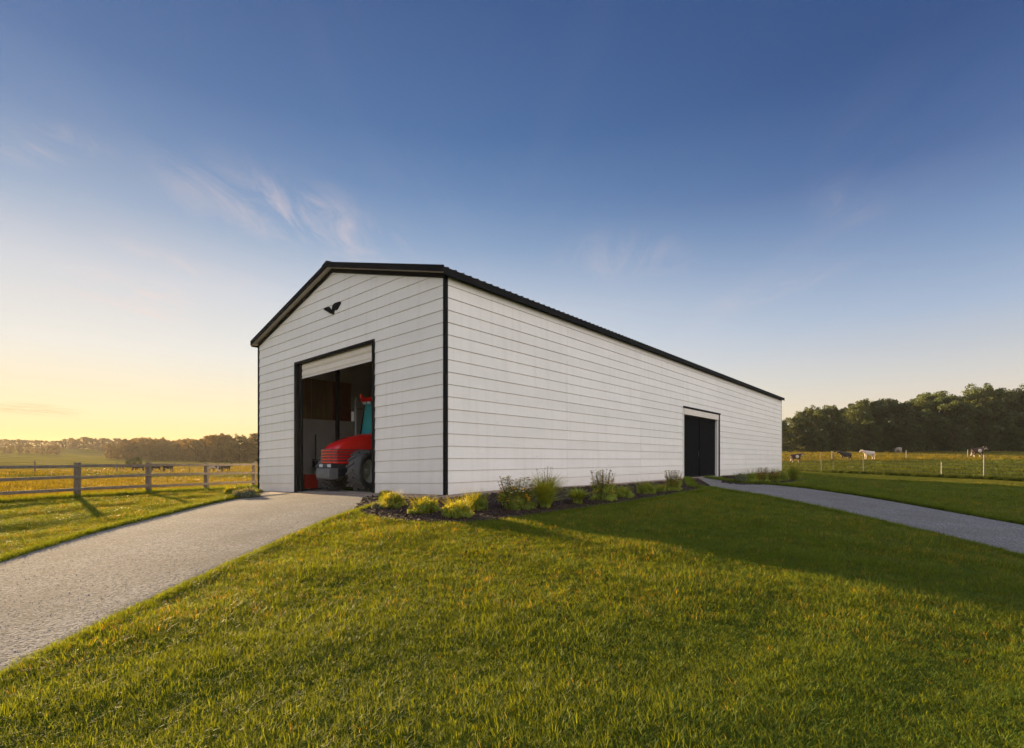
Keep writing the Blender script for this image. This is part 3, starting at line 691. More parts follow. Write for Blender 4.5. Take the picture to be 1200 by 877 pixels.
rf = MB().box(cx1-.1, cx0-.12, -cw-.06, cw+.06, 3.50, 3.68).build('cab_roof', M['red'], tr, bevel=.06, seg=3)
for y0 in (-.7, -.4, .2, .5):
    MB().box(cx0-.13, cx0-.06, y0, y0+.18, 3.38, 3.49).build('work_light', M['lampglass'], rf, bevel=.02)
f = MB(); f.tube([(cx0-.15, -cw-.02, 3.66), (cx0-.15, -cw-.02, 3.70), (cx0-.15, -cw-.02, 3.80), (cx0-.15, -cw-.02, 3.84)], [.07, .065, .06, .03], 12); f.build('beacon', M['beacon'], rf)
f = MB(); f.tube([(-.72, -.55, 1.9), (-.72, -.62, 2.2), (-.72, -.66, 3.5), (-.78, -.66, 3.62)], [.05, .045, .035, .035], 12); f.build('exhaust_pipe', M['weight'], tr)
for y in (-1, 1):
    f = MB(); f.tube([(cx0-.24, y*.76, 3.2), (cx0+.05, y*1.12, 3.25), (cx0+.08, y*1.14, 2.95)], .015, 6); arm = f.build('mirror_arm', M['black'], tr)
    MB().box(cx0+.06, cx0+.11, y*1.14-.10, y*1.14+.10, 2.72, 3.12).build('mirror', M['mirror'], arm, bevel=.02)
    f = MB(); V = []
    for t in np.linspace(R(15), R(150), 9):
        for rr in (1.06, 1.10): 
            for yy in (y*.76, y*1.34): V.append((-2.75+rr*math.cos(t), yy, .98+rr*math.sin(t)))
    f.add(V, [q for i in range(8) for q in ((i*4, i*4+1, i*4+5, i*4+4), (i*4+2, i*4+6, i*4+7, i*4+3), (i*4, i*4+4, i*4+6, i*4+2), (i*4+1, i*4+3, i*4+7, i*4+5))]); f.build('fender', M['red'], tr)
    for k in range(3): MB().box(-1.75, -1.4, y*.82 if y > 0 else -1.10, 1.10 if y > 0 else -.82, .45+k*.28, .48+k*.28).build('cab_step', M['chassis'], tr)
MB().box(-2.3, -1.9, -.22, .22, 1.60, 2.1).build('driver_seat', M['black'], tr, bevel=.06)
f = MB(); f.lathe([(.20, -.015), (.225, 0), (.20, .015)], lambda a, b, c: (-1.62+b-c*.3, a, 2.15+c*.9), 20); f.build('steering_wheel', M['black'], tr)

# ------------------------------------------------------------------ things standing inside the door
def binside(u, v): p = O0+DU*u+DV*v; return (p.x, p.y, zb(u))
tcart = empty('tool_chest', binside(10.25, 1.5), math.atan2(DV.y, DV.x)-R(90))
tag(tcart, 'low red metal tool chest on the barn floor left of the tractor', 'tool chest')
MB().box(-.40, .40, -.28, .28, .07, .62).build('cabinet', M['reddark'], tcart, bevel=.02)
MB().box(-.42, .42, -.30, .30, .625, .66).build('lid', M['reddark'], tcart, bevel=.01)
for k in range(3):
    d = MB().box(-.36, .36, -.305, -.275, .11+k*.165, .255+k*.165).build('drawer', M['reddark'], tcart, bevel=.008)
    MB().box(-.2, .2, -.325, -.308, .215+k*.165, .235+k*.165).build('handle', M['mirror'], d)
for x in (-.32, .32):
    for y in (-.2, .2):
        f = MB(); f.lathe([(0, -.02), (.035, -.02), (.035, .02), (0, .02)], lambda a, b, c, x=x, y=y: (x+a, y+b, .035+c), 12, closed=False); f.build('caster', M['tyre'], tcart)
stand = empty('drill_stand', binside(10.45, 2.0), math.atan2(DV.y, DV.x)-R(90))
tag(stand, 'thin black pole stand behind the red tool chest', 'pole stand')
f = MB(); f.lathe([(0, -.02), (.24, -.02), (.24, .02), (0, .02)], lambda a, b, c: (a, c, .02+b), 20, closed=False); f.build('base', M['chassis'], stand)
bar('pole', (0, 0, .04), (0, 0, 2.4), .035, M['chassis'], stand)
MB().box(-.10, .12, -.1, .1, .95, 1.25).build('clamp_head', M['chassis'], stand, bevel=.02)
bar('cross_arm', (-.24, 0, 1.3), (.22, 0, 1.3), .025, M['chassis'], stand)

# ------------------------------------------------------------------ fences
def fence_wood():
    p0 = np.array([-15.7, 18.7]); st = np.array([3.1, 6.6])/3
    root = empty('rail_fence', (p0[0], p0[1], zf(*p0)))
    tag(root, 'three-rail weathered wooden fence left of the barn beside the pasture', 'fence')
    idx = list(range(-3, 6)); pos = {i: p0+st*i for i in idx}
    off = Vector(root.location); nrm = np.array([st[1], -st[0]]); nrm = nrm/np.linalg.norm(nrm)
    hs_ = (1.20, .79, .36)
    for i in idx:
        x, y = pos[i]; z = zf(x, y); f = MB(); s_ = .075
        lean = random.uniform(-.015, .015)
        T = lambda a, b, c: (x+a+lean*c-off.x, y+b-off.y, z+c-off.z)
        f.box(-s_, s_, -s_, s_, -.3, 1.30+random.uniform(-.02, .03), T)
        po = f.build('fence_post', M['post'], root, bevel=.012)
    for i in idx[:-1]:
        a = pos[i]; b = pos[i+1]; za, zb2 = zf(*a), zf(*b)
        for h in hs_:
            da, db = random.uniform(-.02, .02), random.uniform(-.02, .02)
            f = MB(); V = []
            dirn = (b-a)/np.linalg.norm(b-a)
            a2 = a+dirn*.004; b2 = b-dirn*.004
            q0 = nrm*(.078); q1 = nrm*(.118)
            for (zz0, zz1) in ((-.05, -.05), (.05, .05)):
                for (pp, z_, dd, qq) in ((a2, za, da, q0), (b2, zb2, db, q0), (b2, zb2, db, q1), (a2, za, da, q1)):
                    V.append((pp[0]+qq[0]-off.x, pp[1]+qq[1]-off.y, z_+h+dd+zz0-off.z))
            f.hexa(V); f.build('rail', M['rail'], root, bevel=.006)
    f = MB()
    for i in idx[:-1]:
        a = pos[i]; b = pos[i+1]; za, zb2 = zf(*a), zf(*b)
        for h in np.arange(.08, 1.1, .11):
            f.tube([(a[0]-off.x, a[1]-off.y, za+h-off.z), (b[0]-off.x, b[1]-off.y, zb2+h-off.z)], .0022, 3, False)
        for s_ in np.arange(.05, 1, .06):
            p = a*(1-s_)+b*s_; z = za*(1-s_)+zb2*s_
            f.tube([(p[0]-off.x, p[1]-off.y, z+.05-off.z), (p[0]-off.x, p[1]-off.y, z+1.05-off.z)], .0018, 3, False)
    o = f.build('wire_mesh', M['wire'], root); o['kind'] = 'stuff'
    return pos
FENCE_L = fence_wood()
def fence_wire(pts, heights, rad, label, wires, wr, name='wire_fence', mesh=False, mats=None):
    root = empty(name, (pts[0][0], pts[0][1], zf(*pts[0]))); tag(root, label, 'fence'); off = Vector(root.location)
    top = []
    for i, (x, y) in enumerate(pts):
        z = zf(x, y); h = heights[i]; f = MB(); ln = random.uniform(-.03, .03)
        f.tube([(x-off.x, y-off.y, z-.2-off.z), (x+ln*h-off.x, y-off.y, z+h-off.z)], [rad, rad*.9], 8)
        f.build('fence_post', (mats[i] if mats else M['steelpost']), root)
    for i in range(len(pts)-1):
        a = pts[i]; b = pts[i+1]
        n = 5
        for h in wires:
            P3 = []
            for k in range(n+1):
                s_ = k/n; x = a[0]*(1-s_)+b[0]*s_; y = a[1]*(1-s_)+b[1]*s_
                P3.append((x-off.x, y-off.y, zf(x, y)+h-.03*math.sin(math.pi*s_)-off.z))
            f = MB(); f.tube(P3, wr, 4, False); f.build('wire_strand', M['wire'], root)
        if mesh:
            f = MB(); Ld = math.dist(a, b); m_ = int(Ld/.3)
            for k in range(m_):
                s_ = (k+.5)/m_; x = a[0]*(1-s_)+b[0]*s_; y = a[1]*(1-s_)+b[1]*s_; z = zf(x, y)
                f.tube([(x-off.x, y-off.y, z+.02-off.z), (x-off.x, y-off.y, z+1.1-off.z)], .004, 3, False)
            o = f.build('wire_mesh', M['wire'], root); o['kind'] = 'stuff'
ps = [(24.2,49.7),(27.5,46.0),(28.1,45.3),(29.6,43.6),(33.0,39.8),(34.6,38.0),(37.6,34.7),(41.5,30.3),(46,25)]
fence_wire(ps, [1.5,1.75,1.8,1.6,1.15,1.75,1.3,1.3,1.3], .036, 'thin wire fence on pale posts across the right pasture', (.12,.38,.65,.92,1.14), .016, mesh=True,
           mats=[M['post'], M['post'], M['post'], M['post'], M['steelpost'], M['steelpost'], M['post'], M['post'], M['post']])
def dpt(x, d): return ((x-CX)/F*d, d)
fence_wire([dpt(-160,50), dpt(-60,54), dpt(41,58), dpt(137,64), dpt(222,72), dpt(300,80)], [1.3]*6, .07, 'distant wire fence crossing the left pasture behind the rail fence', (.35,.8,1.15), .015, mats=[M['post']]*6)
fence_wire([dpt(905,92), dpt(975,93), dpt(1062,95), dpt(1134,97), dpt(1230,98), dpt(1330,100)], [1.5]*6, .06, 'far wire fence before the dark tree line on the right', (.5,1.0,1.4), .02)

# ------------------------------------------------------------------ cattle
def skin_mesh(name, verts, edges, sub=1):
    me = bpy.data.meshes.new(name); me.from_pydata([v[:3] for v in verts], [], edges)
    o = bpy.data.objects.new(name, me); C.objects.link(o)
    s_ = o.modifiers.new('s', 'SKIN'); s_.use_smooth_shade = True
    for i, v in enumerate(verts):
        sv = me.skin_vertices[0].data[i]; r = v[3]; sv.radius = (r, r if len(v) < 5 else v[4]); sv.use_root = (i == 0)
    b = o.modifiers.new('b', 'SUBSURF'); b.levels = sub; b.render_levels = sub
    dg = bpy.context.evaluated_depsgraph_get(); out = bpy.data.meshes.new_from_object(o.evaluated_get(dg))
    bpy.data.objects.remove(o); out.name = name; return out
def cow_mesh(graze, step):
    v = [(-.62,0,1.12,.30,.33), (-.15,0,1.06,.34,.40), (.38,0,1.08,.30,.37)]; e = [(0,1),(1,2)]
    if graze: nk = [(.72,0,1.10,.20,.25), (.98,0,.80,.14,.17), (1.14,0,.48,.13,.14), (1.20,0,.20,.09,.10)]
    else: nk = [(.70,0,1.28,.19,.25), (.98,0,1.42,.14,.17), (1.22,0,1.42,.13,.14), (1.50,0,1.24,.09,.10)]
    k = 2
    for q in nk: v.append(q); e.append((k, len(v)-1)); k = len(v)-1
    for s_ in (-1, 1):
        st = step*s_
        k = 2
        for q in ((.45,.18*s_,.86,.12), (.47+st*.3,.19*s_,.55,.075), (.47+st*.6,.19*s_,.28,.052), (.50+st,.19*s_,.04,.06)): v.append(q); e.append((k, len(v)-1)); k = len(v)-1
        k = 0
        for q in ((-.66,.19*s_,.92,.18), (-.58-st*.3,.20*s_,.68,.11), (-.80-st*.5,.20*s_,.42,.06), (-.74-st,.20*s_,.04,.058)): v.append(q); e.append((k, len(v)-1)); k = len(v)-1
    k = 0
    for q in ((-.95,0,1.32,.04), (-1.02,0,1.0,.025), (-1.03,0,.55,.045)): v.append(q); e.append((k, len(v)-1)); k = len(v)-1
    return skin_mesh('body', v, e)
COWM = {(0): cow_mesh(False, .05), (1): cow_mesh(True, .08)}
def cow(x, d, rz_, graze, m, label, s=1.0, udder=True):
    X = (x-CX)/F*d; r = empty('cow', (X, d, zf(X, d)+.0), rz_); r.scale = (s, s, s)
    tag(r, label, 'cow', 'cattle in the pasture')
    me = COWM[graze].copy(); me.materials.clear(); me.materials.append(m); b = link('body', me, r)
    hx, hz = ((1.10, .66) if graze else (1.12, 1.56))
    for sg in (-1, 1):
        f = MB(); f.tube([(hx, sg*.10, hz), (hx-.04, sg*.22, hz+.02), (hx-.06, sg*.30, hz-.02)], [.03, .055, .01], 6); f.build('ear', m, r)
    if udder:
        f = MB(); f.tube([(-.42, 0, .78), (-.42, 0, .66), (-.42, 0, .60)], [.12, .13, .05], 8); f.build('udder', M['cowwhite'], r)
cow(163, 88, R(185), 1, M['cowblack'], 'dark grazing cow left of the second visible fence post', .95)
cow(182, 87, R(200), 1, M['cowblack'], 'black cow half hidden behind the second visible fence post', .95)
cow(197.5, 85, R(3), 0, M['cowblack'], 'black cow standing alone midway between two fence posts')
cow(252, 84, R(170), 1, M['cowpatch'], 'black and white cow just right of the third fence post')
cow(265, 86, R(-8), 0, M['cowblack'], 'black cow beside the black and white cow near the barn')
cow(933, 80, R(8), 0, M['cowpatch2'], 'brown and white cow nearest the barn corner on the right', 1.0)
cow(991, 84, R(186), 0, M['cowblack'], 'black cow with pale legs right of the two tall fence posts', 1.05)
cow(1018, 90, R(180), 0, M['cowwhite'], 'pale cream cow beyond the fence before the dark trees', 1.08)
cow(1146, 93, R(4), 0, M['cowpatch2'], 'white cow with dark brown head behind the tall pale post', 1.3)
cow(1053, 135, R(90), 1, M['cowwhite'], 'tiny pale cow far off at the foot of the trees', 1.0)
cow(138, 112, R(20), 1, M['cowblack'], 'small dark cow farthest left in the pasture', .9)

# ------------------------------------------------------------------ trees
def leaf_cloud(clusters, nleaf, size, seed, flat=.6):
    r = np.random.default_rng(seed); V = []; Fs = []
    for (c, rad) in clusters:
        n = nleaf
        d = r.normal(size=(n, 3)); d /= np.linalg.norm(d, axis=1)[:, None]
        rr = rad*r.uniform(.45, 1.08, (n, 1)); p = np.array(c)+d*rr*np.array([1, 1, .8])
        nrm = d+r.normal(size=(n, 3))*.7; nrm /= np.linalg.norm(nrm, axis=1)[:, None]
        t = np.cross(nrm, r.normal(size=(n, 3))); t /= np.linalg.norm(t, axis=1)[:, None]; b = np.cross(nrm, t)
        s_ = size*r.uniform(.55, 1.35, (n, 1))
        q = np.stack([p-t*s_*.5, p+b*s_*.32, p+t*s_*.55, p-b*s_*.32+nrm*s_*.1], 1)
        k = len(V)*1
        V.append(q.reshape(-1, 3))
    V = np.concatenate(V); m = len(V)//4
    Fs = np.arange(m*4).reshape(m, 4)
    return V, Fs
def tree_parts(seed, H, spread, base, slim=1.0):
    r = np.random.default_rng(seed)
    # lobed crown outline: several big boughs, each carrying clumps
    tr_ = MB(); lean = r.uniform(-.4, .4, 2)
    tp = [(lean[0]*t, lean[1]*t, H*.86*t) for t in (0, .15, .35, .6, .85, 1)]
    tr_.tube([(x, y, z-.4 if i == 0 else z) for i, (x, y, z) in enumerate(tp)], [H*.021, H*.018, H*.015, H*.010, H*.005, .03], 8)
    cl = []
    nb = 15
    for i in range(nb):
        t = base+(1-base)*(i+.3)/nb; ang = i*2.4+r.uniform(-.5, .5)
        prof = math.sin(math.pi*min(.97, .16+.80*((t-base)/(1-base))))**.75
        ln = spread*prof*r.uniform(.65, 1.1)
        z0 = H*t*.82; z1 = z0+ln*.42+H*.03; ex = math.cos(ang)*ln; ey = math.sin(ang)*ln
        tr_.tube([(lean[0]*t, lean[1]*t, z0*.92), (ex*.5, ey*.5, (z0+z1)/2), (ex*.92, ey*.92, z1)], [H*.0075, H*.005, .03], 5)
        for k in range(7):
            s_ = r.uniform(.35, 1.08); rad = H*.062*r.uniform(.65, 1.35)
            cl.append(((ex*s_+r.normal()*H*.035, ey*s_+r.normal()*H*.035, z0+(z1-z0)*s_+r.normal()*H*.028+.3), rad))
    for k in range(16):
        a_ = r.uniform(0, 6.28); q_ = spread*r.uniform(.2, .75); cl.append(((q_*math.cos(a_), q_*math.sin(a_), H*r.uniform(.04, .22)), H*.07*r.uniform(.8, 1.3)))
    for k in range(9):
        cl.append(((r.normal()*spread*.28, r.normal()*spread*.28, H*r.uniform(.80, .94)), H*.055*r.uniform(.7, 1.2)))
    return tr_, cl
TREES = []
for k, (H, sp, bs) in enumerate([(18, 6.0, .05), (20, 5.4, .06), (16, 6.6, .03), (19, 4.8, .10), (13, 5.0, .0)]):
    tb, cl = tree_parts(30+k, H, sp, bs)
    V, Fs = leaf_cloud(cl, 95, .46, 50+k)
    crown = bpy.data.meshes.new('crown'); crown.from_pydata(V.tolist(), [], Fs.tolist()); crown.materials.append(M['leaf'])
    warm = crown.copy(); warm.materials.clear(); warm.materials.append(M['leafwarm'])
    t0 = tb.build('trunk', M['bark']); tm = t0.data; bpy.data.objects.remove(t0)
    TREES.append((crown, warm, tm, H))
def tree(X, Y, k, h, label, group, warm=False, name='tree'):
    c, wm, tm, H = TREES[k]; s_ = h/H
    r = empty(name, (X, Y, zf(X, Y)), random.uniform(0, 6.28)); r.scale = (s_*random.uniform(.95, 1.2),)*2+(s_,)
    tag(r, label, 'tree', group)
    link('trunk', tm, r); link('crown', wm if warm else c, r)
    ROWS.setdefault(group, []).append((CX+X/Y*F, r))
ROWS = {}
ONES = ['', 'first', 'second', 'third', 'fourth', 'fifth', 'sixth', 'seventh', 'eighth', 'ninth', 'tenth', 'eleventh', 'twelfth', 'thirteenth', 'fourteenth', 'fifteenth', 'sixteenth', 'seventeenth', 'eighteenth', 'nineteenth']
def ordinal(n):
    if n < 20: return ONES[n]
    t = ['twent', 'thirt', 'fort', 'fift', 'sixt', 'sevent', 'eight', 'ninet'][n//10-2]
    return t+'ieth' if n % 10 == 0 else t+'y-'+ONES[n % 10]
def number_rows():
    for g, phrase in (('trees of the right wood edge', 'dark leafy tree, %s from the barn along the front row of the right wood'),
                      ('trees deeper in the right wood', 'tall tree, %s from the barn in the rear row of the right wood'),
                      ('understorey trees of the right wood', 'low bushy tree, %s from the barn along the foot of the right wood'),
                      ('trees beyond the left pasture', 'golden rounded tree, %s leftward from the barn in the left tree line'),
                      ('low trees beyond the left pasture', 'low bushy tree, %s leftward from the barn at the foot of the left tree line'),
                      ('hazy trees on the far left rise', 'hazy distant tree, %s leftward from the barn on the far rise'),
                      ('low trees below the far left rise', 'low hazy tree, %s from the left picture edge below the far rise')):
        row = ROWS[g]; right = 'right wood' in phrase
        vis = sorted([q for q in row if (q[0] > 906 if right else q[0] < 313)], key=lambda q: q[0], reverse=('leftward' in phrase))
        for i, (x, o) in enumerate(vis): o['label'] = phrase % ordinal(i+1)
        for x, o in row:
            if not any(o is q[1] for q in vis):
                for c in list(o.children): bpy.data.objects.remove(c)
                bpy.data.objects.remove(o)
def top_line(pts, x): return float(np.interp(x, [p[0] for p in pts], [p[1] for p in pts]))
topR = [(880,492),(922,487),(945,478),(965,470),(985,474),(1005,469),(1025,466),(1048,462),(1062,468),(1080,456),(1100,459),(1120,462),(1140,455),(1155,447),(1170,453),(1190,455),(1215,452),(1260,450),(1400,455)]
x = 900; i = 0
while x < 1400:
    d = 150+random.uniform(-5, 5); X = (x-CX)/F*d; zt = 1+(HY-top_line(topR, x)-random.uniform(-3, 5))/F*d
    tree(X, d, random.choice([0, 1, 2, 3, 0, 1]), zt-zf(X, d), 'dark leafy tree standing in the dense wood edge on the right', 'trees of the right wood edge')
    x += random.uniform(12, 19); i += 1
x = 895
while x < 1420:
    d = 163+random.uniform(-4, 4); X = (x-CX)/F*d; zt = 1+(HY-top_line(topR, x)+random.uniform(-7, 3))/F*d
    tree(X, d, random.choice([1, 3, 0]), zt-zf(X, d), 'tall tree rising behind the front row of the right wood', 'trees deeper in the right wood')
    x += random.uniform(17, 26)
x = 895
while x < 1420:      # low understorey closes the foot of the wood
    d = 145+random.uniform(-3, 3); X = (x-CX)/F*d
    tree(X, d, random.choice([2, 4]), random.uniform(5, 9.5), 'low bushy tree at the foot of the right wood', 'understorey trees of the right wood', name='small_tree')
    x += random.uniform(11, 17)
topL = [(-200,516),(0,514),(30,515),(60,517),(95,511),(130,513),(150,513),(175,512),(205,514),(230,514),(250,508),(265,507),(285,509),(300,507),(420,507)]
x = 150
while x < 345:
    dd = np.interp(x, [150, 200, 250, 300], [300, 270, 235, 215]); d = dd+random.uniform(-8, 8)
    X = (x-CX)/F*d; zt = 1+(HY-top_line(topL, x)-random.uniform(-2, 3))/F*d
    tree(X, d, random.choice([0, 2, 4, 1]), max(6, zt-zf(X, d)), 'rounded tree in the golden tree line beyond the left pasture', 'trees beyond the left pasture', warm=True)
    x += random.uniform(7.5, 12)
x = 130
while x < 345:
    dd = np.interp(x, [130, 200, 250, 300], [292, 262, 226, 206]); d = dd+random.uniform(-4, 4)
    X = (x-CX)/F*d
    tree(X, d, random.choice([2, 4]), random.uniform(6, 10), 'low bushy tree at the foot of the left tree line', 'low trees beyond the left pasture', warm=True, name='small_tree')
    x += random.uniform(7, 11)
x = -190
while x < 260:
    d = 450+random.uniform(-15, 15); X = (x-CX)/F*d; zt = 1+(HY-top_line(topL, x)-random.uniform(-1, 3))/F*d
    tree(X, d, random.choice([0, 2, 4]), max(7, zt-zf(X, d)), 'hazy distant tree on the far left rise', 'hazy trees on the far left rise', warm=True)
    x += random.uniform(3.5, 7)
x = -120
while x < 70:
    d = 355+random.uniform(-10, 10); X = (x-CX)/F*d; zt = 1+(HY-522-random.uniform(-3, 3))/F*d
    tree(X, d, random.choice([2, 4]), max(4, zt-zf(X, d)), 'low hazy tree below the far left rise', 'low trees below the far left rise', warm=True, name='small_tree')
    x += random.uniform(7, 12)
for x, d, h, lb in ((155, 140, 2.6, 'middle bush of the three in the left pasture'), (162, 142, 3.0, 'tallest and rightmost bush of the three in the left pasture'), (150, 141, 2.0, 'smallest and leftmost bush of the three in the left pasture')):
    X = (x-CX)/F*d; tree(X, d, 4, h, lb, 'bushes in the left pasture', name='small_tree')

number_rows()
# ------------------------------------------------------------------ plants in the beds
def blades(n, rad, h, wdt, seed, spread=1.0, bend=.4, seg=3, lean0=0):
    r = np.random.default_rng(seed); f = MB()
    for i in range(n):
        a = r.uniform(0, 6.283); rr = rad*math.sqrt(r.uniform(0, 1)); x, y = rr*math.cos(a), rr*math.sin(a)
        a2 = a+r.normal()*.7; hh = h*r.uniform(.6, 1.1); out = spread*r.uniform(.3, 1.0)*(rr/rad*.6+.4); ww = wdt*r.uniform(.7, 1.2)
        sx, sy = -math.sin(a2+r.normal()*.6), math.cos(a2+r.normal()*.6); V = []
        for k in range(seg+1):
            t = k/seg; o_ = out*hh*(t**(1+bend*2)); z = hh*(t-.22*bend*t*t*min(1.5, out)); w_ = ww*(1-t**1.6)*.5+.0004
            V += [(x+math.cos(a2)*o_-sx*w_, y+math.sin(a2)*o_-sy*w_, z), (x+math.cos(a2)*o_+sx*w_, y+math.sin(a2)*o_+sy*w_, z)]
        f.add(V, [(2*k, 2*k+1, 2*k+3, 2*k+2) for k in range(seg)])
    return f
def raw(f, name, m):
    me = bpy.data.meshes.new(name); me.from_pydata(f.v, [], f.f); me.materials.append(m); return me
def plant(x, y, wpx, hpx, kind, label, name='shrub', cat='shrub', seed=0):
    X, Y = gp(x, y); sc = Y/F; w_ = wpx*sc*.56; h = hpx*sc
    r = empty(name, (X, Y, zf(X, Y)+.03), random.uniform(0, 6)); tag(r, label, cat)
    rg = np.random.default_rng(seed+int(x)); rnd = random.Random(int(x)+seed)
    def heads(n, h0, h1, sz, m, nm='flower_head', rr=.9):
        f = MB(); s_ = MB()
        for i in range(n):
            a = rg.uniform(0, 6.28); q = w_*rr*math.sqrt(rg.uniform(0, 1)); z = h*rg.uniform(h0, h1); bx, by = q*math.cos(a), q*math.sin(a)
            s_.tube([(bx*.35, by*.35, 0), (bx*.7, by*.7, z*.55), (bx, by, z)], .0025, 3, False)
            for k in range(6):
                t = k*1.047; c = Vector((bx, by, z)); u_ = Vector((math.cos(t), math.sin(t), .25))*sz
                sd = Vector((-math.sin(t), math.cos(t), 0))*sz*.35
                f.add([c, c+u_*.6+sd, c+u_, c+u_*.6-sd], [(0, 1, 2, 3)])
            f.tube([(bx, by, z-.004), (bx, by, z+sz*.35)], [sz*.35, sz*.15], 5)
        link(nm, raw(f, nm, m), r); link('stems', raw(s_, 'stems', M['stem']), r)
    if kind in ('mound', 'gold', 'grey'):
        m = {'mound': M['shrub'], 'gold': M['shrubyellow'], 'grey': M['shrubgrey']}[kind]
        cl = []
        for i in range(26):
            a = rg.uniform(0, 6.28); q = w_*.78*math.sqrt(rg.uniform(0, 1)); cl.append(((q*math.cos(a), q*math.sin(a), h*(.12+.62*(1-(q/w_)**2)*rg.uniform(.4, 1.05))), w_*rg.uniform(.22, .36)))
        for i in range(12):
            a = rg.uniform(0, 6.28); q = w_*rg.uniform(.7, .95); cl.append(((q*math.cos(a), q*math.sin(a), h*rg.uniform(.05, .25)), w_*.2))
        V, Fs = leaf_cloud(cl, 80, max(.03, w_*.095), int(x))
        me = bpy.data.meshes.new('foliage'); me.from_pydata(V.tolist(), [], Fs.tolist()); me.materials.append(M['shrub'] if kind != 'grey' else m); link('foliage', me, r)
        if kind == 'gold':
            V, Fs = leaf_cloud([((c[0]*1.03, c[1]*1.03, c[2]*1.12), q*.9) for c, q in cl[:20]], 30, max(.035, w_*.12), int(x)+3)
            me = bpy.data.meshes.new('gold_foliage'); me.from_pydata(V.tolist(), [], Fs.tolist()); me.materials.append(m); link('gold_foliage', me, r)
        link('shoots', raw(blades(170, w_*.6, h*1.08, .014, int(x), .9, .5), 'shoots', m), r)
        f = MB()
        for i in range(7): a = i*.9; f.tube([(0, 0, -.05), (math.cos(a)*w_*.5, math.sin(a)*w_*.5, h*.55)], [.01, .004], 4)
        link('stems', raw(f, 'stems', M['stem']), r)
    elif kind == 'tuft':
        link('foliage', raw(blades(700, w_*.22, h*.95, .020, int(x), 1.15, .9, 4), 'foliage', M['shrub']), r)
        link('lower_foliage', raw(blades(420, w_*.3, h*.55, .018, int(x)+5, 2.0, 1.2, 4), 'lower_foliage', M['shrub']), r)
        link('dry_foliage', raw(blades(200, w_*.22, h*1.02, .012, int(x)+1, .9, .6, 4), 'dry_foliage', M['straw']), r)
        heads(26, .75, 1.15, w_*.07, M['fl_dry'], 'seed_head', .55)
    elif kind == 'broad':
        link('foliage', raw(blades(230, w_*.25, h*1.1, w_*.18, int(x), 1.7, 1.2, 5), 'foliage', M['shrub']), r)
        link('young_leaves', raw(blades(70, w_*.2, h*1.05, w_*.10, int(x)+9, .5, .6, 4), 'young_leaves', M['shrub']), r)
    elif kind == 'flower':
        cl = []
        for i in range(34):
            a = rg.uniform(0, 6.28); q = w_*.8*math.sqrt(rg.uniform(0, 1)); cl.append(((q*math.cos(a), q*math.sin(a), h*rg.uniform(.12, .62)*(1-.35*(q/w_)**2)), w_*rg.uniform(.18, .3)))
        for i in range(14):
            a = rg.uniform(0, 6.28); q = w_*rg.uniform(.65, .95); cl.append(((q*math.cos(a), q*math.sin(a), h*rg.uniform(.03, .15)), w_*.2))
        V, Fs = leaf_cloud(cl, 70, max(.028, w_*.085), int(x)); me = bpy.data.meshes.new('foliage'); me.from_pydata(V.tolist(), [], Fs.tolist()); me.materials.append(M['shrub']); link('foliage', me, r)
        link('shoots', raw(blades(120, w_*.7, h*.75, .012, int(x), .5), 'shoots', M['shrub']), r)
        heads(110, .5, 1.0, max(.04, w_*.11), M['fl_white'], 'cream_flowers')
        heads(45, .55, 1.0, max(.04, w_*.08), M['fl_dry'], 'dry_heads')
        heads(50, .25, .7, max(.04, w_*.12), M['fl_yellow'], 'yellow_flowers')
    return r
plant(460, 597, 29, 21, 'gold', 'round yellow-green shrub nearest the barn door in the mulch bed')
plant(497, 603, 34, 21, 'gold', 'second yellow-green shrub from the drive, just left of the black corner trim')
plant(537, 608, 34, 24, 'gold', 'bright golden shrub frontmost in the bed right of the corner')
plant(558, 600, 28, 24, 'gold', 'golden shrub close behind the frontmost golden shrub')
plant(604, 598, 44, 38, 'flower', 'wide cream-flowered shrub left of the tall grass clump', 'flowering_shrub')
plant(639, 597, 36, 42, 'tuft', 'tall feathery grass clump with dry seed heads in the bed', 'ornamental_grass', 'ornamental grass')
plant(677, 592, 32, 19, 'broad', 'low broad-leaved plant right of the tall grass clump', 'broadleaf_plant', 'plant')
plant(706, 588, 29, 36, 'flower', 'tall plant with cream flower heads in the middle of the side bed', 'flowering_shrub')
plant(729, 585, 24, 16, 'mound', 'low green mound right of the tall cream-flowered plant')
plant(757, 580, 20, 16, 'mound', 'small green mound between the tall flowers and the bed end')
plant(773, 578, 14, 10, 'gold', 'smallest yellowish plant in the side bed')
plant(789, 576.5, 21, 24, 'flower', 'cream-flowered plant last before the side door', 'flowering_shrub')
plant(441, 598, 10, 8, 'grey', 'tiny tuft at the drive end of the mulch bed')
plant(868, 566.5, 15,13, 'grey', 'grey-green plant first after the side door')
plant(880, 566.3, 15,16, 'mound', 'green plant second after the side door')
plant(893, 565.8, 15,17, 'flower', 'cream-flowered plant in the middle of the far bed', 'flowering_shrub')
plant(905, 565.2,18, 15, 'flower', 'cream-flowered plant fourth along the far bed', 'flowering_shrub')
plant(917, 564.3, 14,15, 'mound', 'dark green plant at the back corner of the barn')
plant(930, 563.2, 18,20, 'gold', 'bright yellow plant at the right end of the far bed')
plant(287, 584, 28, 12, 'grey', 'grey-green low shrub left of the gable corner')
plant(272, 581, 16, 12, 'gold', 'yellowish grass tuft left of the grey-green low shrub')

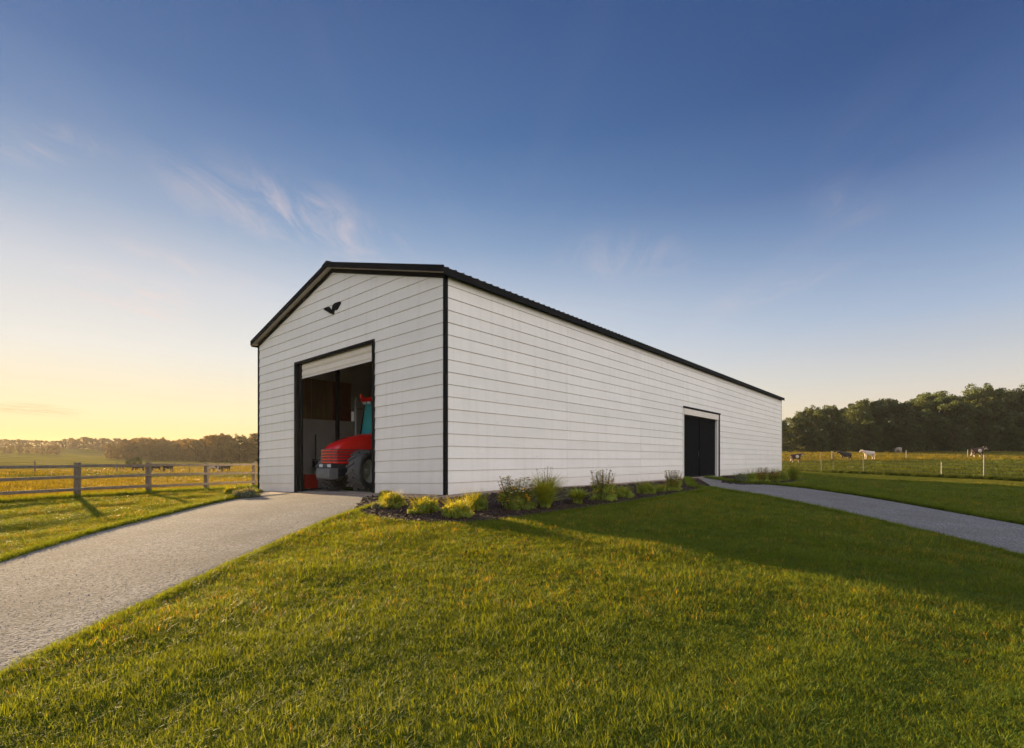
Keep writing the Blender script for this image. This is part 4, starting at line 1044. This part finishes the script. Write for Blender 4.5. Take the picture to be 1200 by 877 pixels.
# ------------------------------------------------------------------ scattered ground cover (grass, gravel stones, mulch chips)
def gn_scatter(name, pts, rots, scl, inst_me, label):
    src = bpy.data.objects.new(name+'_source', inst_me)     # not linked: only its mesh is read by the node group
    me = bpy.data.meshes.new(name); me.from_pydata(pts.tolist(), [], [])
    a = me.attributes.new('rot', 'FLOAT_VECTOR', 'POINT'); a.data.foreach_set('vector', rots.astype(np.float32).ravel())
    a = me.attributes.new('scl', 'FLOAT_VECTOR', 'POINT'); a.data.foreach_set('vector', scl.astype(np.float32).ravel())
    o = link(name, me); tag(o, label, kind='stuff')
    g = bpy.data.node_groups.new(name+'_nodes', 'GeometryNodeTree')
    g.interface.new_socket('Geometry', in_out='INPUT', socket_type='NodeSocketGeometry'); g.interface.new_socket('Geometry', in_out='OUTPUT', socket_type='NodeSocketGeometry')
    gi = g.nodes.new('NodeGroupInput'); go = g.nodes.new('NodeGroupOutput'); oi = g.nodes.new('GeometryNodeObjectInfo'); oi.inputs['Object'].default_value = src
    ip = g.nodes.new('GeometryNodeInstanceOnPoints')
    r_ = g.nodes.new('GeometryNodeInputNamedAttribute'); r_.data_type = 'FLOAT_VECTOR'; r_.inputs[0].default_value = 'rot'
    s_ = g.nodes.new('GeometryNodeInputNamedAttribute'); s_.data_type = 'FLOAT_VECTOR'; s_.inputs[0].default_value = 'scl'
    g.links.new(gi.outputs[0], ip.inputs['Points']); g.links.new(oi.outputs['Geometry'], ip.inputs['Instance'])
    g.links.new(r_.outputs[0], ip.inputs['Rotation']); g.links.new(s_.outputs[0], ip.inputs['Scale']); g.links.new(ip.outputs[0], go.inputs[0])
    md = o.modifiers.new('scatter', 'NODES'); md.node_group = g
    return o
def ring_points(r0, r1, dens, seed, half=R(52)):
    r = np.random.default_rng(seed); area = half*(r1*r1-r0*r0); n = int(area*dens)
    d = np.sqrt(r.uniform(r0*r0, r1*r1, n)); t = r.uniform(-half, half, n)
    return d*np.sin(t), d*np.cos(t)
def keep_out(X, Y):
    k = np.ones(len(X), bool)
    for p in POLYS: k &= ~inside(p, X, Y)
    return X[k], Y[k]
def grass(name, rings, me, h, label, seed, patch=None):
    XS = []; YS = []; SS = []
    for i, (r0, r1, dens, sc) in enumerate(rings):
        X, Y = ring_points(r0, r1, dens, seed+i); X, Y = keep_out(X, Y); XS.append(X); YS.append(Y); SS.append(np.full(len(X), sc))
    X = np.concatenate(XS); Y = np.concatenate(YS); sc = np.concatenate(SS)
    if patch is not None:
        k = patch(X, Y); X, Y, sc = X[k], Y[k], sc[k]
    r = np.random.default_rng(seed+99); n = len(X); Z = zf_np(X, Y)-.004
    und = np.sin(X*1.7+2*np.sin(Y*.9))*np.cos(Y*1.9+1.5*np.sin(X*1.1))
    s_ = sc*r.uniform(.75, 1.25, n)*(1+.16*und)
    rots = np.c_[r.normal(0, .12, n), r.normal(0, .12, n), r.uniform(0, 6.283, n)]
    print(name, n)
    return gn_scatter(name, np.c_[X, Y, Z], rots, np.c_[s_, s_, np.sqrt(s_)*h*(1+.25*und)*r.uniform(.8, 1.2, n)], me, label)
lawn_side = lambda X, Y: (X*6.6-Y*3.1 > (-15.4*6.6-18.7*3.1)) & ~((X > 20) & (X*8+Y*7.1 > 27.5*8+46*7.1))
near = [(1.6, 5, 900, .85), (5, 9, 420, 1.05), (9, 15, 190, 1.35), (15, 26, 80, 1.9), (26, 48, 32, 2.7)]
grass('lawn_grass', near, raw(blades(30, .085, .058, .0036, 1, 1.5, 1.1), 'tuft', M['blade']), .85, 'short mown green lawn grass filling the foreground', 100, lawn_side)
grass('lawn_grass', [(r0, r1, d*.45, s_) for r0, r1, d, s_ in near], raw(blades(14, .07, .074, .0034, 2, 1.1, .8), 'tuft', M['blade']), 1, 'slightly taller lawn blades mixed through the mown grass', 200, lawn_side)
sungold_n = lambda x, y: mnoise.noise(Vector((x*.35, y*.22, 3)))+.6*mnoise.noise(Vector((x*1.1, y*.8, 8)))
sungold_patch = lambda X, Y: lawn_side(X, Y) & (np.array([sungold_n(x, y) for x, y in zip(X, Y)])*.5+.45 > rng.uniform(0, 1, len(X)))
grass('sungold_grass', [(r0, r1, d*(.03 if r1 < 6 else .35 if r1 < 10 else .75), s_) for r0, r1, d, s_ in near], raw(blades(6, .05, .072, .0030, 3, 1.1, .9), 'tuft', M['straw']), 1, 'scattered straw coloured blades giving the lawn its painted low-sun gold', 300, sungold_patch)  # straw tone paints low sun onto the middle lawn, sparse close by
far = [(14, 30, 26, 2.4), (30, 60, 8, 3.6), (60, 110, 2.0, 6.0), (110, 155, .9, 9.0)]
field = lambda X, Y: ~lawn_side(X, Y)
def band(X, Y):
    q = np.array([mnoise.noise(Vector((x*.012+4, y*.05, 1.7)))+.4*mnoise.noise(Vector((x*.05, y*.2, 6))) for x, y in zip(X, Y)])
    return np.where(X > 18, Y < 84+6*q, q > .10)  # shaded and sunlit pasture bands put into the grass colour, green and gold
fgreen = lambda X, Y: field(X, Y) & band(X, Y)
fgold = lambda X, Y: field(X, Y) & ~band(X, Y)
grass('pasture_grass', far, raw(blades(26, .12, .080, .008, 14, .8, .7), 'tuft', M['blade_field']), 1, 'longer green pasture grass in streaks, coloured darker for the shaded bands beyond the fences', 500, fgreen)
grass('pasture_grass', far, raw(blades(26, .12, .080, .008, 4, .8, .7), 'tuft', M['blade_sunlit']), 1, 'longer pasture grass coloured gold for the sunlit bands beyond the fences', 400, fgold)
# longer grass under the two fences
def line_grass(pa, pb, n, wd, h, seed, name, label, m):
    r = np.random.default_rng(seed); t = r.uniform(0, 1, n); X = pa[0]*(1-t)+pb[0]*t+r.normal(0, wd, n); Y = pa[1]*(1-t)+pb[1]*t+r.normal(0, wd, n)
    X, Y = keep_out(X, Y); n = len(X); s_ = r.uniform(.7, 1.4, n)
    return gn_scatter(name, np.c_[X, Y, zf_np(X, Y)-.01], np.c_[r.normal(0, .15, n), r.normal(0, .15, n), r.uniform(0, 6.28, n)], np.c_[s_, s_, s_*h], raw(blades(22, .09, .20, .007, seed, .6, .6), 'tuft', m), label)
line_grass(FENCE_L[-3], FENCE_L[5], 2600, .16, 1.0, 5, 'tall_grass', 'uncut tall grass along the foot of the wooden rail fence', M['blade'])
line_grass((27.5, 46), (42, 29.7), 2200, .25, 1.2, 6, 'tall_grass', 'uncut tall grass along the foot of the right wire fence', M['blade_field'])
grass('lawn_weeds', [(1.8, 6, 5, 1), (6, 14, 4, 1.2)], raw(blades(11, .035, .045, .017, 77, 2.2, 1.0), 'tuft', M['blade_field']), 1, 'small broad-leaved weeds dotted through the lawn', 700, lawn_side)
# drive edges: ragged tufts creeping over the gravel
def edge_tufts(line, n, seed):
    r = np.random.default_rng(seed); L_ = np.array(line); i = r.integers(0, len(L_)-1, n*3); t = r.uniform(0, 1, n*3)[:, None]
    p = L_[i]*(1-t)+L_[i+1]*t; w_ = np.linalg.norm(L_[i+1]-L_[i], axis=1); k = r.uniform(0, w_.max(), n*3) < w_; p = p[k]+r.normal(0, .05, (k.sum(), 2))
    return p
ep = np.concatenate([edge_tufts(l, 2500, 11+i) for i, l in enumerate((LA, LB, RA, RB))]+[edge_tufts(b1near, 1500, 20)])
r = np.random.default_rng(31); n = len(ep); s_ = r.uniform(.6, 1.3, n)*np.clip(np.hypot(ep[:, 0], ep[:, 1])/10, .9, 2)
gn_scatter('edge_grass', np.c_[ep, zf_np(ep[:, 0], ep[:, 1])], np.c_[r.normal(0, .2, n), r.normal(0, .2, n), r.uniform(0, 6.28, n)], np.c_[s_, s_, s_], raw(blades(16, .05, .06, .0055, 8, 1.0, .8), 'tuft', M['blade']), 'ragged grass tufts creeping over the gravel and bed edges')
def _spill():
    p = np.concatenate([edge_tufts(l, 1500, 61+i) for i, l in enumerate((LA, LB, RB))]); return p
def ico(name, m, rough, seed):
    bm = bmesh.new(); bmesh.ops.create_icosphere(bm, subdivisions=1, radius=1)
    rr = random.Random(seed)
    for v in bm.verts: v.co *= rr.uniform(.75, 1.2)
    me = bpy.data.meshes.new(name); bm.to_mesh(me); bm.free(); me.materials.append(m); return me
def in_poly_pts(poly, dens, seed, lim=(0, 60)):
    r = np.random.default_rng(seed); poly = np.array(poly); out = []
    lo = poly.min(0); hi = poly.max(0); lo = np.maximum(lo, [-26, 1]); n = int((hi-lo).prod()*dens)
    X = r.uniform(lo[0], hi[0], n); Y = r.uniform(lo[1], hi[1], n); d = np.hypot(X, Y)
    k = inside(poly, X, Y) & (r.uniform(0, 1, n) < np.clip(6.0/d, 0, 1)**1.3) & ((d < 11) | (dens > 800)); return X[k], Y[k]
for nm, poly, sd, lab in (('gravel_stones', POLY_DRIVE, 41, 'loose grey stones lying on the gravel drive'), ('gravel_stones', POLY_PATH, 43, 'loose grey stones lying on the right gravel path')):
    X, Y = in_poly_pts(poly, 420, sd); r = np.random.default_rng(sd); n = len(X); d = np.hypot(X, Y)
    s_ = r.lognormal(-5.5, .3, n); print(nm, n)
    gn_scatter(nm, np.c_[X, Y, zf_np(X, Y)+.02+s_*.05], r.uniform(0, 6.28, (n, 3)), np.c_[s_, s_*.8, s_*.35], ico('stone', M['pebble'], .3, sd), lab)
p = _spill(); r_ = np.random.default_rng(66); p = p+r_.normal(0, .12, p.shape); n = len(p); s_ = r_.lognormal(-4.95, .35, n)
gn_scatter('gravel_stones', np.c_[p, zf_np(p[:, 0], p[:, 1])+.012], r_.uniform(0, 6.28, (n, 3)), np.c_[s_, s_*.8, s_*.6], ico('stone', M['pebble'], .3, 9), 'loose stones spilled along the edges of the gravel')
for nm, poly, sd, lab in (('mulch_chips', POLY_BED1, 51, 'dark bark chips covering the long front bed'), ('mulch_chips', POLY_BED2, 53, 'dark bark chips covering the far bed')):
    X, Y = in_poly_pts(poly, 900, sd); r = np.random.default_rng(sd); n = len(X)
    s_ = r.lognormal(-3.75, .4, n); print(nm, n)
    cm = MB().box(-1, 1, -.3, .3, -.12, .12); 
    gn_scatter(nm, np.c_[X, Y, zf_np(X, Y)+.045], np.c_[r.normal(0, .35, n), r.normal(0, .35, n), r.uniform(0, 6.28, n)], np.c_[s_, s_, s_], raw(cm, 'chip', M['chip']), lab)

# ------------------------------------------------------------------ haze
hz = MB().box(-930, 930, -915, 945, -8, 34).build('haze', bpy.data.materials.new('haze'))
hm = hz.data.materials[0]; hm.use_nodes = True; t = hm.node_tree; t.nodes.remove(t.nodes['Principled BSDF'])
pv = t.nodes.new('ShaderNodeVolumePrincipled'); pv.inputs['Color'].default_value = (.93, .86, .82, 1); pv.inputs['Density'].default_value = .00012; pv.inputs['Anisotropy'].default_value = .3
t.links.new(pv.outputs[0], t.nodes['Material Output'].inputs['Volume'])
tag(hz, 'thin warm evening haze lying over the fields', kind='stuff')
